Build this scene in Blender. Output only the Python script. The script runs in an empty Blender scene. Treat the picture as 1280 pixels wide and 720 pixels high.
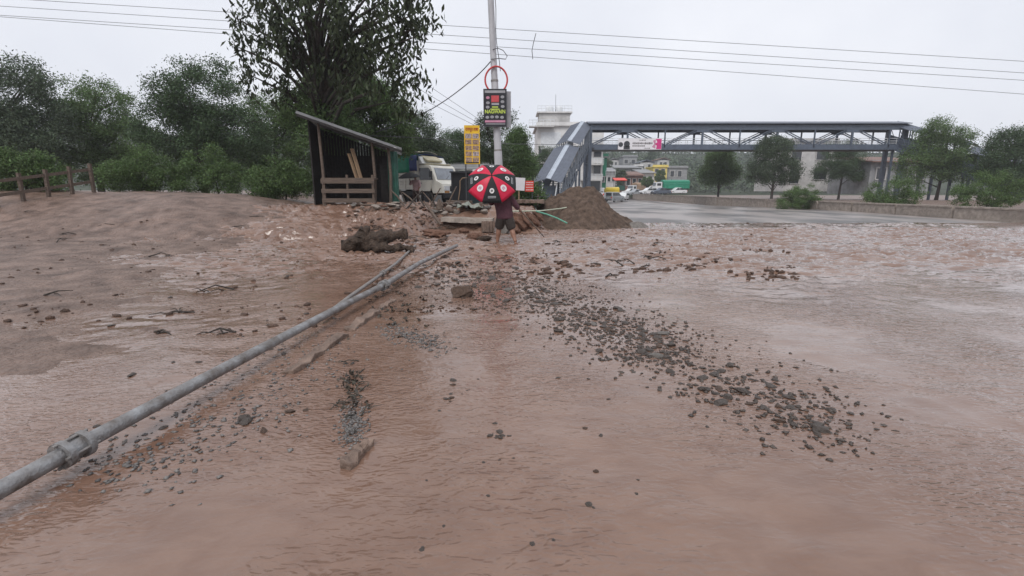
import bpy, bmesh, math, random
import numpy as np
from mathutils import Vector, Matrix, noise as mnoise
random.seed(7); RNG = np.random.default_rng(7)
SC = bpy.context.scene
COL = SC.collection
R = math.radians
# ------------------------------------------------------------------ camera geometry
F, PITCH, EYE = 587.0, R(11.8), 1.5
CP, SP = math.cos(PITCH), math.sin(PITCH)
def ray(px, py):
    u, v = (px-640)/F, (360-py)/F
    return Vector((u, CP+v*SP, -SP+v*CP))
def P(px, py, Y):
    d = ray(px, py); t = Y/d.y
    return Vector((d.x*t, Y, EYE+d.z*t))
def G(px, py, z=0.0):
    d = ray(px, py); t = (z-EYE)/d.z
    return Vector((d.x*t, d.y*t, z))
def PXM(Y): return F/(Y*CP+0.15)          # pixels per metre near eye level
# ------------------------------------------------------------------ noise / terrain
_perm = np.arange(512); RNG.shuffle(_perm); _perm = np.concatenate([_perm, _perm])
_ga = RNG.uniform(0, 2*np.pi, 512)
def perlin(x, y):
    x = np.asarray(x, float); y = np.asarray(y, float)
    xi = np.floor(x).astype(int); yi = np.floor(y).astype(int)
    xf, yf = x-xi, y-yi
    def g(ix, iy, dx, dy):
        a = _ga[_perm[(_perm[ix & 511] + iy) & 511]]
        return np.cos(a)*dx+np.sin(a)*dy
    u = xf**3*(xf*(xf*6-15)+10); v = yf**3*(yf*(yf*6-15)+10)
    a = g(xi, yi, xf, yf); b = g(xi+1, yi, xf-1, yf)
    c = g(xi, yi+1, xf, yf-1); d = g(xi+1, yi+1, xf-1, yf-1)
    return (a+(b-a)*u)*(1-v)+(c+(d-c)*u)*v
def fbm(x, y, o=4, l=2.03, g=.5):
    s, a = 0, 1
    for k in range(o):
        s = s+a*perlin(x+17.3*k, y-9.1*k); x = x*l; y = y*l; a *= g
    return s
def ss(a, b, x):
    t = np.clip((np.asarray(x, float)-a)/(b-a), 0, 1)
    return t*t*(3-2*t)
def base_level(x, y):
    """smooth level of the mud flow"""
    y0 = 12.5+3.7*ss(-3.7, -2.3, x)
    y1 = 18.0+0.3*ss(-3.7, -2.3, x)
    rise = .90*ss(0, 1, (y-y0)/(y1-y0))*ss(1.35, .75, x)
    rise = rise-.22*ss(18, 26, y)*ss(1.35, .75, x)
    far = -.75*ss(32, 85, y)*ss(.5, 6, x)
    return rise+far
def ground_level(x, y):
    x = np.asarray(x, float); y = np.asarray(y, float)
    yy = np.maximum(y, 0)
    h = base_level(x, y)-.11-.12*ss(19, 27, y)*ss(1, 3, x)
    sl = np.maximum(0, (-1.0-.27*yy+.5*fbm(yy*.45+3, yy*0+1.7, 3))-x)       # left of the broken kerb line
    sr = np.maximum(0, x-(24+.04*yy))                                         # beyond the far road edge
    n = fbm(x*.55, y*.55, 4); n2 = fbm(x*2.4+5, y*2.4, 3)
    h = h+.40*np.tanh(sl*.10)+.9*np.tanh(sr*.12)
    h = h+n*(.05+.05*np.tanh(sl))+n2*(.012+.018*np.tanh(sl))+.05*ss(1.0, 4, x)*np.clip(n, 0, 1)*ss(12, 8, y)
    h = h+ss(-7.5, -11.5, x)*ss(12, 16, y)*.35
    return h
def water_level(x, y):
    x = np.asarray(x, float); y = np.asarray(y, float)
    w = base_level(x, y)-.16*ss(20.5, 25, y)*ss(1.0, 2.2, x)
    A = .009+.085*ss(6.5, 11, y)*ss(30, 17, y)
    lb = ss(-2.2, -3.6, x)*ss(11.5, 14, y)*ss(22, 19, y)
    A = A+.13*lb
    # flow runs from back left to front right, so the waves are stretched across it
    a = R(-14); xr = x*np.cos(a)-y*np.sin(a); yr = x*np.sin(a)+y*np.cos(a)
    n = 1-2.3*np.abs(fbm(xr*1.5+.6*perlin(x*.8, y*.8), yr*2.5, 5))
    patch = .35+1.3*np.clip(fbm(x*.35+11, y*.5+4, 2)+.35, 0, 1)
    w = w+A*patch*(n-.4)
    chop = np.clip(fbm(x*.4+31, y*.55+8, 2)*1.6+.25, 0, 1)*ss(7.5, 10.5, y)*ss(26, 15, y)
    w = w+.085*chop*(.5-1.9*np.abs(fbm(xr*1.7+.5*perlin(x*1.7, y*1.7), yr*3.8, 2)))
    w = w+(.003+.008*ss(6, 11, y)+.035*lb)*fbm(x*5, y*7, 3)
    return w
def WL(x, y): return float(water_level(np.array([x]), np.array([y]))[0])
def GL(x, y): return float(ground_level(np.array([x]), np.array([y]))[0])
def TOP(x, y): return max(WL(x, y), GL(x, y))
_TS = np.concatenate([np.arange(.8, 9, .02), np.arange(9, 24, .04), np.arange(24, 60, .25)])
def G2(px, py):
    """where the pixel's ray meets the built surface"""
    d = ray(px, py); x, y, z = d.x*_TS, d.y*_TS, EYE+d.z*_TS
    hit = np.nonzero(z <= np.maximum(water_level(x, y), ground_level(x, y)))[0]
    if len(hit) == 0: return G(px, py)
    i = hit[0]; return Vector((float(x[i]), float(y[i]), float(z[i])))
def G2v(pts):
    p = np.array(pts, float); u = (p[:, 0]-640)/F; v = (360-p[:, 1])/F; dy = CP+v*SP; dz = -SP+v*CP; z = np.zeros(len(p))
    for _ in range(14):
        t = (z-EYE)/dz; x, y = u*t, dy*t
        z = .5*z+.5*np.minimum(np.maximum(water_level(x, y), ground_level(x, y)), 1.2)
    return np.stack([x, y, z], -1)
# ------------------------------------------------------------------ materials
def mat(name, c, rough=.7, var=.25, scale=6, bump=0, bscale=30, metal=0, c2=None, spec=.4, island=0, trans=0, stretch=None, coat=0):
    m = bpy.data.materials.new(name); m.use_nodes = True
    nt = m.node_tree; N = nt.nodes; L = nt.links
    b = N['Principled BSDF']
    b.inputs['Roughness'].default_value = rough; b.inputs['Metallic'].default_value = metal
    b.inputs['Specular IOR Level'].default_value = spec
    b.inputs['Coat Weight'].default_value = coat
    tc = N.new('ShaderNodeTexCoord'); src = tc.outputs['Object']
    if stretch:
        mp = N.new('ShaderNodeMapping'); mp.inputs['Scale'].default_value = stretch
        L.new(src, mp.inputs['Vector']); src = mp.outputs['Vector']
    nz = N.new('ShaderNodeTexNoise'); nz.inputs['Scale'].default_value = scale; nz.inputs['Detail'].default_value = 6
    nz.inputs['Roughness'].default_value = .62
    L.new(src, nz.inputs['Vector'])
    ramp = N.new('ShaderNodeValToRGB'); ramp.color_ramp.elements[0].position = .3; ramp.color_ramp.elements[1].position = .7
    lo = [max(0, k*(1-var)) for k in c]; hi = list(c2) if c2 else [min(1, k*(1+var)) for k in c]
    ramp.color_ramp.elements[0].color = (*lo, 1); ramp.color_ramp.elements[1].color = (*hi, 1)
    L.new(nz.outputs['Fac'], ramp.inputs['Fac'])
    out = ramp.outputs['Color']
    if island:
        g = N.new('ShaderNodeNewGeometry'); hs = N.new('ShaderNodeHueSaturation')
        mr = N.new('ShaderNodeMapRange'); mr.inputs['To Min'].default_value = 1-island; mr.inputs['To Max'].default_value = 1+island
        L.new(g.outputs['Random Per Island'], mr.inputs['Value']); L.new(mr.outputs['Result'], hs.inputs['Value'])
        mh = N.new('ShaderNodeMapRange'); mh.inputs['To Min'].default_value = .485; mh.inputs['To Max'].default_value = .515
        L.new(g.outputs['Random Per Island'], mh.inputs['Value']); L.new(mh.outputs['Result'], hs.inputs['Hue'])
        L.new(out, hs.inputs['Color']); out = hs.outputs['Color']
    L.new(out, b.inputs['Base Color'])
    if bump:
        n2 = N.new('ShaderNodeTexNoise'); n2.inputs['Scale'].default_value = bscale; n2.inputs['Detail'].default_value = 5
        L.new(src, n2.inputs['Vector'])
        bp = N.new('ShaderNodeBump'); bp.inputs['Strength'].default_value = bump; bp.inputs['Distance'].default_value = .05
        L.new(n2.outputs['Fac'], bp.inputs['Height']); L.new(bp.outputs['Normal'], b.inputs['Normal'])
    if trans:
        b.inputs['Transmission Weight'].default_value = 0
        tr = N.new('ShaderNodeBsdfTranslucent'); L.new(out, tr.inputs['Color'])
        mx = N.new('ShaderNodeMixShader'); mx.inputs['Fac'].default_value = trans
        L.new(b.outputs[0], mx.inputs[1]); L.new(tr.outputs[0], mx.inputs[2])
        L.new(mx.outputs[0], N['Material Output'].inputs['Surface'])
    return m
def water_material():
    m = bpy.data.materials.new('muddy_water'); m.use_nodes = True
    nt = m.node_tree; N = nt.nodes; L = nt.links; b = N['Principled BSDF']
    b.inputs['IOR'].default_value = 1.42; b.inputs['Roughness'].default_value = .05; b.inputs['Coat Weight'].default_value = .38; b.inputs['Coat Roughness'].default_value = .06; b.inputs['Coat IOR'].default_value = 1.4
    tc = N.new('ShaderNodeTexCoord')
    nz = N.new('ShaderNodeTexNoise'); nz.inputs['Scale'].default_value = .55; nz.inputs['Detail'].default_value = 7
    L.new(tc.outputs['Object'], nz.inputs['Vector'])
    rp = N.new('ShaderNodeValToRGB'); e = rp.color_ramp.elements
    e[0].position = .30; e[0].color = (.165, .096, .068, 1); e[1].position = .72; e[1].color = (.235, .150, .113, 1)
    L.new(nz.outputs['Fac'], rp.inputs['Fac'])
    # silt streaks drawn out along the flow
    mp = N.new('ShaderNodeMapping'); mp.inputs['Rotation'].default_value = (0, 0, R(14)); mp.inputs['Scale'].default_value = (1.0, 2.2, 1)
    L.new(tc.outputs['Object'], mp.inputs['Vector'])
    n3 = N.new('ShaderNodeTexNoise'); n3.inputs['Scale'].default_value = 3.4; n3.inputs['Detail'].default_value = 6
    n3.inputs['Distortion'].default_value = .8
    L.new(mp.outputs['Vector'], n3.inputs['Vector'])
    r3 = N.new('ShaderNodeValToRGB'); e = r3.color_ramp.elements
    e[0].position = .36; e[0].color = (.86, .82, .80, 1); e[1].position = .6; e[1].color = (1, 1, 1, 1)
    L.new(n3.outputs['Fac'], r3.inputs['Fac'])
    mx = N.new('ShaderNodeMix'); mx.data_type = 'RGBA'; mx.blend_type = 'MULTIPLY'; mx.inputs['Factor'].default_value = 1
    L.new(rp.outputs['Color'], mx.inputs['A']); L.new(r3.outputs['Color'], mx.inputs['B'])
    L.new(mx.outputs['Result'], b.inputs['Base Color'])
    # ripples
    m2 = N.new('ShaderNodeMapping'); m2.inputs['Rotation'].default_value = (0, 0, R(-32)); m2.inputs['Scale'].default_value = (1, 2.1, 1)
    L.new(tc.outputs['Object'], m2.inputs['Vector'])
    a1 = N.new('ShaderNodeTexNoise'); a1.inputs['Scale'].default_value = 9.5; a1.inputs['Detail'].default_value = 1.2; a1.inputs['Distortion'].default_value = 1.0
    L.new(m2.outputs['Vector'], a1.inputs['Vector'])
    a2 = N.new('ShaderNodeTexNoise'); a2.inputs['Scale'].default_value = 27; a2.inputs['Detail'].default_value = 0
    L.new(m2.outputs['Vector'], a2.inputs['Vector'])
    pn = N.new('ShaderNodeTexNoise'); pn.inputs['Scale'].default_value = .8; pn.inputs['Detail'].default_value = 2
    L.new(tc.outputs['Object'], pn.inputs['Vector'])
    pr = N.new('ShaderNodeMapRange'); pr.inputs['From Min'].default_value = .38; pr.inputs['From Max'].default_value = .62
    pr.inputs['To Min'].default_value = .12; pr.inputs['To Max'].default_value = 1
    L.new(pn.outputs['Fac'], pr.inputs['Value'])
    ad = N.new('ShaderNodeMath'); ad.operation = 'MULTIPLY_ADD'; ad.inputs[1].default_value = .25
    L.new(a2.outputs['Fac'], ad.inputs[0]); L.new(a1.outputs['Fac'], ad.inputs[2])
    ml = N.new('ShaderNodeMath'); ml.operation = 'MULTIPLY'
    L.new(ad.outputs[0], ml.inputs[0]); L.new(pr.outputs['Result'], ml.inputs[1])
    bp = N.new('ShaderNodeBump'); bp.inputs['Strength'].default_value = .6; bp.inputs['Distance'].default_value = .042
    L.new(ml.outputs[0], bp.inputs['Height']); L.new(bp.outputs['Normal'], b.inputs['Normal'])
    b2 = N.new('ShaderNodeBump'); b2.inputs['Strength'].default_value = .16; b2.inputs['Distance'].default_value = .03
    L.new(ml.outputs[0], b2.inputs['Height']); L.new(b2.outputs['Normal'], b.inputs['Coat Normal'])
    return m
def road_material():
    m = bpy.data.materials.new('wet_road'); m.use_nodes = True
    nt = m.node_tree; N = nt.nodes; L = nt.links; b = N['Principled BSDF']
    tc = N.new('ShaderNodeTexCoord'); mp = N.new('ShaderNodeMapping'); mp.inputs['Scale'].default_value = (.35, .16, 1)
    L.new(tc.outputs['Object'], mp.inputs['Vector'])
    nz = N.new('ShaderNodeTexNoise'); nz.inputs['Scale'].default_value = 1; nz.inputs['Detail'].default_value = 7
    L.new(mp.outputs['Vector'], nz.inputs['Vector'])
    rp = N.new('ShaderNodeValToRGB'); e = rp.color_ramp.elements
    e[0].position = .42; e[0].color = (.085, .078, .075, 1); e[1].position = .56; e[1].color = (.30, .265, .25, 1)
    L.new(nz.outputs['Fac'], rp.inputs['Fac']); L.new(rp.outputs['Color'], b.inputs['Base Color'])
    rr = N.new('ShaderNodeMapRange'); rr.inputs['To Min'].default_value = .5; rr.inputs['To Max'].default_value = .18
    L.new(nz.outputs['Fac'], rr.inputs['Value']); L.new(rr.outputs['Result'], b.inputs['Roughness'])
    return m
M = dict(
    water=water_material(), road=road_material(),
    wetmud=mat('wet_brown_mud', (.130, .078, .055), .42, .45, 2.2, .9, 18, spec=.3, c2=(.245, .168, .135)),
    soil=mat('dark_wet_soil', (.031, .0215, .0165), .8, .5, 3.5, 1.0, 26, spec=.18),
    hillside=mat('hillside_scrub', (.05, .062, .042), .95, .4, .12, spec=.1),
    mound=mat('brown_heap_soil', (.100, .071, .055), .9, .5, 5, 1.0, 22, spec=.15),
    redearth=mat('red_brown_earth', (.175, .095, .066), .8, .35, 5, .8, 24, spec=.25),
    stone=mat('wet_dark_stone', (.068, .054, .046), .42, .5, 7, .5, 40, spec=.42),
    palestone=mat('pale_stone', (.26, .22, .19), .6, .35, 8, .5, 40),
    greystone=mat('grey_stone', (.14, .125, .112), .5, .4, 8, .5, 40),
    clod=mat('brown_mud_clod', (.085, .052, .038), .6, .5, 12, .6, 60, spec=.3),
    bankstone=mat('black_brown_stone', (.030, .022, .018), .55, .5, 7, .5, 40, spec=.3),
    rock=mat('brown_rock', (.115, .075, .055), .5, .4, 6, .7, 30),
    gravel=mat('grey_gravel', (.12, .11, .105), .55, .4, 8, island=.5),
    concrete=mat('weathered_concrete', (.30, .255, .22), .75, .35, 4, .5, 30),
    kerb=mat('muddy_kerb_concrete', (.165, .115, .09), .6, .4, 6, .6, 30),
    bark=mat('dark_bark', (.045, .036, .030), .85, .5, 9, .8, 26, stretch=(1, 1, .25)),
    char=mat('charred_wood', (.052, .036, .027), .7, .6, 9, 1.0, 22, spec=.2),
    wood=mat('grey_brown_wood', (.11, .080, .062), .75, .4, 10, .4, 40, stretch=(.3, 3, 3)),
    tanwood=mat('tan_plank', (.27, .18, .11), .75, .3, 9, .3, 40, stretch=(2, 2, .3)),
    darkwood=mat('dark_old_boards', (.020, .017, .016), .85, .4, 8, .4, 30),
    steel=mat('mud_splashed_steel', (.20, .17, .15), .42, .35, 9, .25, 60, metal=.35, c2=(.33, .335, .345)),
    dullsteel=mat('dull_muddy_steel', (.24, .225, .215), .5, .3, 10, .2, 60, metal=.35),
    polegrey=mat('grey_pole_paint', (.40, .40, .42), .5, .22, 5, .1, 40, stretch=(1, 1, .3)),
    bluegrey=mat('blue_grey_steel', (.085, .105, .14), .5, .2, 3),
    midsteel=mat('grey_blue_painted_steel', (.20, .225, .26), .5, .15, 4),
    roofsheet=mat('blue_grey_roof_sheet', (.115, .130, .165), .5, .16, 2),
    rooflight=mat('pale_rooflight_strip', (.36, .40, .46), .45, .12, 2),
    whitetrim=mat('white_painted_steel', (.62, .64, .66), .5, .12, 4),
    darksteel=mat('dark_steel', (.035, .037, .043), .5, .3, 4),
    white=mat('white_wall_plaster', (.60, .59, .58), .8, .16, .8),
    offwhite=mat('stained_white_plaster', (.44, .43, .42), .85, .25, .8),
    greywall=mat('grey_wall', (.24, .245, .25), .8, .25, 1.2),
    greenwall=mat('green_sheet_wall', (.03, .17, .105), .7, .25, .6),
    greensheet=mat('green_painted_sheet', (.018, .075, .055), .55, .35, 5, .2, 20),
    yellowwall=mat('yellow_wall', (.62, .50, .14), .8, .15, 1),
    tinroof=mat('grey_tin_roof', (.20, .20, .205), .55, .3, 2),
    rustroof=mat('rusty_roof', (.17, .10, .08), .7, .35, 2),
    brick=mat('red_brick_wall', (.21, .11, .085), .85, .25, 2),
    glass=mat('dark_window_glass', (.022, .026, .030), .08, .2, 3, spec=.6),
    windscreen=mat('windscreen_glass', (.20, .22, .25), .06, .3, 2, spec=.7),
    truckwhite=mat('cream_truck_paint', (.62, .60, .54), .4, .12, 3, spec=.5),
    carwhite=mat('white_car_paint', (.68, .69, .70), .3, .06, 3, spec=.5, coat=.3),
    carsilver=mat('silver_car_paint', (.34, .36, .38), .3, .1, 3, metal=.3, spec=.5),
    busyellow=mat('yellow_vehicle_paint', (.66, .47, .02), .4, .1, 2),
    orange=mat('orange_truck_paint', (.42, .20, .06), .5, .2, 2),
    tanpaint=mat('tan_truck_paint', (.36, .25, .17), .6, .2, 2),
    rubber=mat('black_rubber', (.018, .018, .018), .7, .3, 10),
    black=mat('black_sheet', (.012, .013, .016), .5, .3, 4),
    teal=mat('dark_teal_sheet', (.010, .028, .034), .55, .3, 4),
    tarpgreen=mat('green_tarpaulin', (.012, .21, .125), .5, .2, 5, .5, 9),
    tarpblue=mat('blue_tarpaulin', (.016, .04, .16), .5, .2, 5, .5, 9),
    tarpbuff=mat('buff_tarpaulin', (.42, .38, .27), .7, .2, 5, .5, 9),
    tarpgrey=mat('grey_green_tarpaulin', (.20, .215, .185), .45, .35, 6, .8, 8),
    tarpwhite=mat('white_tarpaulin', (.62, .62, .60), .6, .2, 5, .5, 9),
    umbred=mat('crimson_umbrella_cloth', (.56, .010, .050), .42, .12, 4, .1, 20, trans=.12),
    umbblack=mat('black_umbrella_cloth', (.013, .014, .016), .75, .2, 4, .1, 20),
    umbwhite=mat('white_print', (.66, .64, .64), .5, .08, 4),
    umbpale=mat('pale_print', (.30, .30, .32), .5, .15, 8),
    sweater=mat('maroon_knit', (.082, .032, .044), .9, .3, 30, .4, 120),
    shorts=mat('dark_shorts_cloth', (.045, .036, .032), .85, .3, 20, .3, 60),
    skin=mat('brown_skin', (.23, .115, .075), .5, .15, 12, spec=.4),
    hair=mat('black_hair', (.012, .010, .009), .55, .3, 60, .4, 120),
    pink=mat('pale_pink_shirt', (.45, .30, .30), .8, .2, 10, .3, 60),
    trousers=mat('dark_brown_trousers', (.05, .028, .026), .85, .3, 15, .3, 60),
    signblack=mat('black_sign_face', (.014, .014, .020), .4, .2, 4),
    signgrey=mat('grey_sign_strip', (.30, .30, .32), .5, .15, 6),
    signred=mat('red_print', (.48, .06, .07), .5, .15, 8),
    signpink=mat('pink_print', (.50, .22, .32), .5, .2, 8),
    lime=mat('yellow_green_lettering', (.50, .62, .10), .5, .08, 8),
    banyellow=mat('yellow_banner', (.80, .50, .03), .5, .1, 3),
    banred=mat('dark_red_lettering', (.38, .045, .02), .5, .1, 8),
    photo1=mat('printed_dish_brown', (.24, .10, .06), .5, .85, 15, c2=(.55, .38, .28)),
    photo2=mat('printed_dish_mauve', (.28, .20, .24), .5, .85, 15, c2=(.62, .52, .52)),
    magenta=mat('magenta_print', (.55, .03, .19), .5, .1, 3),
    bannerwhite=mat('white_banner_cloth', (.68, .66, .68), .6, .08, 3),
    placard=mat('red_placard', (.62, .05, .03), .5, .12, 6),
    hoopred=mat('red_hoop_pipe', (.46, .05, .05), .5, .2, 6),
    hosegreen=mat('green_hose', (.10, .30, .22), .5, .15, 6),
    hosepale=mat('pale_green_hose', (.42, .46, .36), .5, .15, 6),
    wire=mat('grey_wire', (.10, .10, .11), .6, .1, 6),
    rope=mat('tan_rope', (.32, .22, .14), .8, .2, 10),
    leafdark=mat('dark_hanging_leaves', (.044, .056, .029), .55, .2, 1, island=.55, trans=.12, spec=.12),
    leafgreen=mat('mid_green_leaves', (.090, .142, .048), .6, .2, 1, island=.5, trans=.2, spec=.3),
    leafdeep=mat('deep_green_leaves', (.056, .092, .040), .6, .2, 1, island=.5, trans=.15, spec=.3),
    leafgrey=mat('grey_green_leaves', (.072, .100, .058), .6, .2, 1, island=.45, trans=.15, spec=.3),
    leaflight=mat('fresh_green_leaves', (.085, .135, .048), .6, .2, 1, island=.5, trans=.22, spec=.3),
    needle=mat('dark_cedar_needles', (.017, .021, .018), .7, .2, 1, island=.5, spec=.15),
    deadleaf=mat('wet_dead_leaves', (.040, .034, .026), .6, .4, 12, island=.6),
)
# ------------------------------------------------------------------ mesh building
def link(name, me, parent=None):
    o = bpy.data.objects.new(name, me); COL.objects.link(o)
    if parent is not None: o.parent = parent
    return o
def fast_mesh(name, V, Fq, m, smooth=False, parent=None, n=4):
    me = bpy.data.meshes.new(name); V = np.asarray(V, np.float32); Fq = np.asarray(Fq, np.int32)
    me.vertices.add(len(V)); me.vertices.foreach_set('co', V.ravel())
    me.loops.add(Fq.size); me.loops.foreach_set('vertex_index', Fq.ravel())
    me.polygons.add(len(Fq)); me.polygons.foreach_set('loop_start', np.arange(0, Fq.size, n, dtype=np.int32))
    if smooth: me.polygons.foreach_set('use_smooth', np.ones(len(Fq), bool))
    me.update(calc_edges=True); me.validate()
    me.materials.append(M[m] if isinstance(m, str) else m)
    return link(name, me, parent)
def grid_mesh(name, xs, ys, fz, m, parent=None, smooth=True):
    X, Y = np.meshgrid(xs, ys); Z = fz(X, Y)
    V = np.stack([X, Y, Z], -1).reshape(-1, 3); nx, ny = len(xs), len(ys)
    i = (np.arange(ny-1)[:, None]*nx+np.arange(nx-1)[None]).ravel()
    return fast_mesh(name, V, np.stack([i, i+1, i+nx+1, i+nx], -1), m, smooth, parent)
class MB:
    def __init__(s): s.v = []; s.f = []; s.m = []; s.sm = []
    def add(s, v, f, mi=0, smooth=False):
        o = len(s.v); s.v += [tuple(k) for k in v]
        for q in f: s.f.append(tuple(k+o for k in q)); s.m.append(mi); s.sm.append(smooth)
        return s
    def box(s, c, d, rot=None, mi=0, taper=1.0):
        x, y, z = d[0]/2, d[1]/2, d[2]/2
        v = [Vector((a*x*(taper if e > 0 else 1), b*y*(taper if e > 0 else 1), e*z)) for e in (-1, 1) for a, b in ((-1, -1), (1, -1), (1, 1), (-1, 1))]
        if rot is not None:
            q = rot if isinstance(rot, Matrix) else Matrix.Rotation(rot, 3, 'Z')
            v = [q @ k for k in v]
        c = Vector(c); v = [k+c for k in v]
        return s.add(v, [(0, 3, 2, 1), (4, 5, 6, 7), (0, 1, 5, 4), (1, 2, 6, 5), (2, 3, 7, 6), (3, 0, 4, 7)], mi)
    def bar(s, a, b, w, h=None, mi=0):
        """square bar from a to b"""
        a, b = Vector(a), Vector(b); h = h or w; d = (b-a)
        if d.length < 1e-6: return s
        L = d.length; d.normalize(); up = Vector((0, 0, 1)) if abs(d.z) < .95 else Vector((0, 1, 0))
        sd = d.cross(up).normalized(); u2 = sd.cross(d)
        q = Matrix((sd, d, u2)).transposed()
        return s.box((a+b)/2, (w, L, h), q, mi)
    def tube(s, pts, r, n=10, mi=0, cap=True):
        pts = [Vector(p) for p in pts]; rs = r if isinstance(r, (list, tuple)) else [r]*len(pts)
        V = []; Fs = []; ref = None
        for i, p in enumerate(pts):
            d = (pts[min(i+1, len(pts)-1)]-pts[max(i-1, 0)]).normalized()
            if ref is None: ref = Vector((0, 0, 1)) if abs(d.z) < .9 else Vector((1, 0, 0))
            a = d.cross(ref).normalized(); b = a.cross(d).normalized(); ref = b
            for k in range(n):
                t = 2*math.pi*k/n; V.append(p+(a*math.cos(t)+b*math.sin(t))*rs[i])
        for i in range(len(pts)-1):
            for k in range(n):
                Fs.append((i*n+k, i*n+(k+1) % n, (i+1)*n+(k+1) % n, (i+1)*n+k))
        s.add(V, Fs, mi, True)
        if cap:
            s.add(V[:n], [tuple(range(n))[::-1]], mi); s.add(V[-n:], [tuple(range(n))], mi)
        return s
    def prism(s, poly, axis, a, b, mi=0):
        """extrude polygon (2D) along axis ('x','y','z') from a to b"""
        def T(p, w):
            return {'y': (p[0], w, p[1]), 'x': (w, p[0], p[1]), 'z': (p[0], p[1], w)}[axis]
        n = len(poly); v = [T(p, a) for p in poly]+[T(p, b) for p in poly]
        f = [tuple(range(n)), tuple(range(n, 2*n))[::-1]]+[(i, n+i, n+(i+1) % n, (i+1) % n) for i in range(n)]
        return s.add(v, f, mi)
    def disc(s, c, r, nrm, n=20, mi=0, th=.004, sx=1, sy=1, up=(0, 0, 1)):
        c = Vector(c); w = Vector(nrm).normalized(); a = Vector(up).cross(w).normalized(); b = w.cross(a)
        v = []
        for o in (0, th):
            for k in range(n):
                t = 2*math.pi*k/n; v.append(c+w*o+a*(math.cos(t)*r*sx)+b*(math.sin(t)*r*sy))
        f = [tuple(range(n))[::-1], tuple(range(n, 2*n))]+[(i, (i+1) % n, n+(i+1) % n, n+i) for i in range(n)]
        return s.add(v, f, mi)
    def build(s, name, mats, parent=None, bevel=0, fix=True):
        me = bpy.data.meshes.new(name); me.from_pydata(s.v, [], s.f)
        for k in (mats if isinstance(mats, (list, tuple)) else [mats]): me.materials.append(M[k])
        me.polygons.foreach_set('material_index', s.m); me.polygons.foreach_set('use_smooth', s.sm)
        if fix:
            bm = bmesh.new(); bm.from_mesh(me)
            bmesh.ops.recalc_face_normals(bm, faces=bm.faces)
            if bevel:
                bmesh.ops.remove_doubles(bm, verts=bm.verts, dist=1e-5)
                bmesh.ops.bevel(bm, geom=[e for e in bm.edges if len(e.link_faces) == 2 and e.calc_face_angle(0) > .5], offset=bevel, segments=2, affect='EDGES', profile=.6)
            bm.to_mesh(me); bm.free()
        me.update()
        return link(name, me, parent)
def tag(o, label, cat, group=None, kind=None):
    o['label'] = label; o['category'] = cat
    if group: o['group'] = group
    if kind: o['kind'] = kind
    return o
def thing(name, label, cat, loc, rz=0, group=None):
    o = bpy.data.objects.new(name, None); COL.objects.link(o); o.location = loc; o.rotation_euler = (0, 0, rz)
    o.empty_display_size = .2
    return tag(o, label, cat, group)
def struct(o, kind='structure'): o['kind'] = kind; return o
def rock_mesh(name, m, sub=2, rough=.35, flat=.6, seed=0, cuts=5):
    bm = bmesh.new(); bmesh.ops.create_icosphere(bm, subdivisions=sub, radius=1)
    rs = random.Random(seed); pl = []
    for _ in range(cuts):
        n = Vector((rs.gauss(0, 1), rs.gauss(0, 1), rs.gauss(0, 1))).normalized(); pl.append((n, rs.uniform(.55, .85)))
    o = Vector((rs.uniform(-50, 50),)*3); sx = rs.uniform(.75, 1.25)
    for v in bm.verts:
        for n, d in pl:
            e = v.co.dot(n)-d
            if e > 0: v.co -= n*e*.9
        v.co *= 1+rough*mnoise.fractal(v.co*1.6+o, 1, 2, 3)
        v.co.x *= sx; v.co.z *= flat
    me = bpy.data.meshes.new(name); bm.to_mesh(me); bm.free(); me.materials.append(M[m])
    return me
# ------------------------------------------------------------------ world, light, camera
w = bpy.data.worlds.new("World"); SC.world = w; w.use_nodes = True
nt = w.node_tree; N = nt.nodes; L = nt.links; bg = N['Background']
sky = N.new('ShaderNodeTexSky'); sky.sky_type = 'NISHITA'; sky.sun_disc = False
sky.sun_elevation = R(52); sky.sun_rotation = R(200); sky.air_density = 1.0; sky.dust_density = 6
hs = N.new('ShaderNodeHueSaturation'); hs.inputs['Saturation'].default_value = .25; L.new(sky.outputs[0], hs.inputs['Color'])
tc = N.new('ShaderNodeTexCoord'); nz = N.new('ShaderNodeTexNoise'); nz.inputs['Scale'].default_value = 2.2; nz.inputs['Detail'].default_value = 4
L.new(tc.outputs['Generated'], nz.inputs['Vector'])
rp = N.new('ShaderNodeValToRGB'); e = rp.color_ramp.elements           # unbroken cloud cover
e[0].position = .25; e[0].color = (6.5, 6.8, 7.6, 1); e[1].position = .8; e[1].color = (8.9, 9.05, 9.5, 1)
L.new(nz.outputs['Fac'], rp.inputs['Fac'])
mx = N.new('ShaderNodeMix'); mx.data_type = 'RGBA'; mx.inputs['Factor'].default_value = .92
L.new(hs.outputs['Color'], mx.inputs['A']); L.new(rp.outputs['Color'], mx.inputs['B'])
L.new(mx.outputs['Result'], bg.inputs['Color']); bg.inputs['Strength'].default_value = .10
sl = bpy.data.lights.new('sun', 'SUN'); sl.energy = 1.5; sl.angle = R(25); sl.color = (1, .97, .93)
so = bpy.data.objects.new('sun', sl); COL.objects.link(so); so.rotation_euler = (R(38), 0, R(-20)); so.location = (0, 0, 40)
cam = bpy.data.cameras.new('camera'); cam.sensor_width = 36; cam.lens = 36*F/1280; cam.clip_end = 3000; cam.clip_start = .05
co = bpy.data.objects.new('camera', cam); COL.objects.link(co); co.location = (0, 0, EYE); co.rotation_euler = (math.pi/2-PITCH, 0, 0)
SC.camera = co
SC.view_settings.view_transform = 'Standard'; SC.view_settings.look = 'None'; SC.view_settings.gamma = 1; SC.view_settings.exposure = .27
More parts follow.
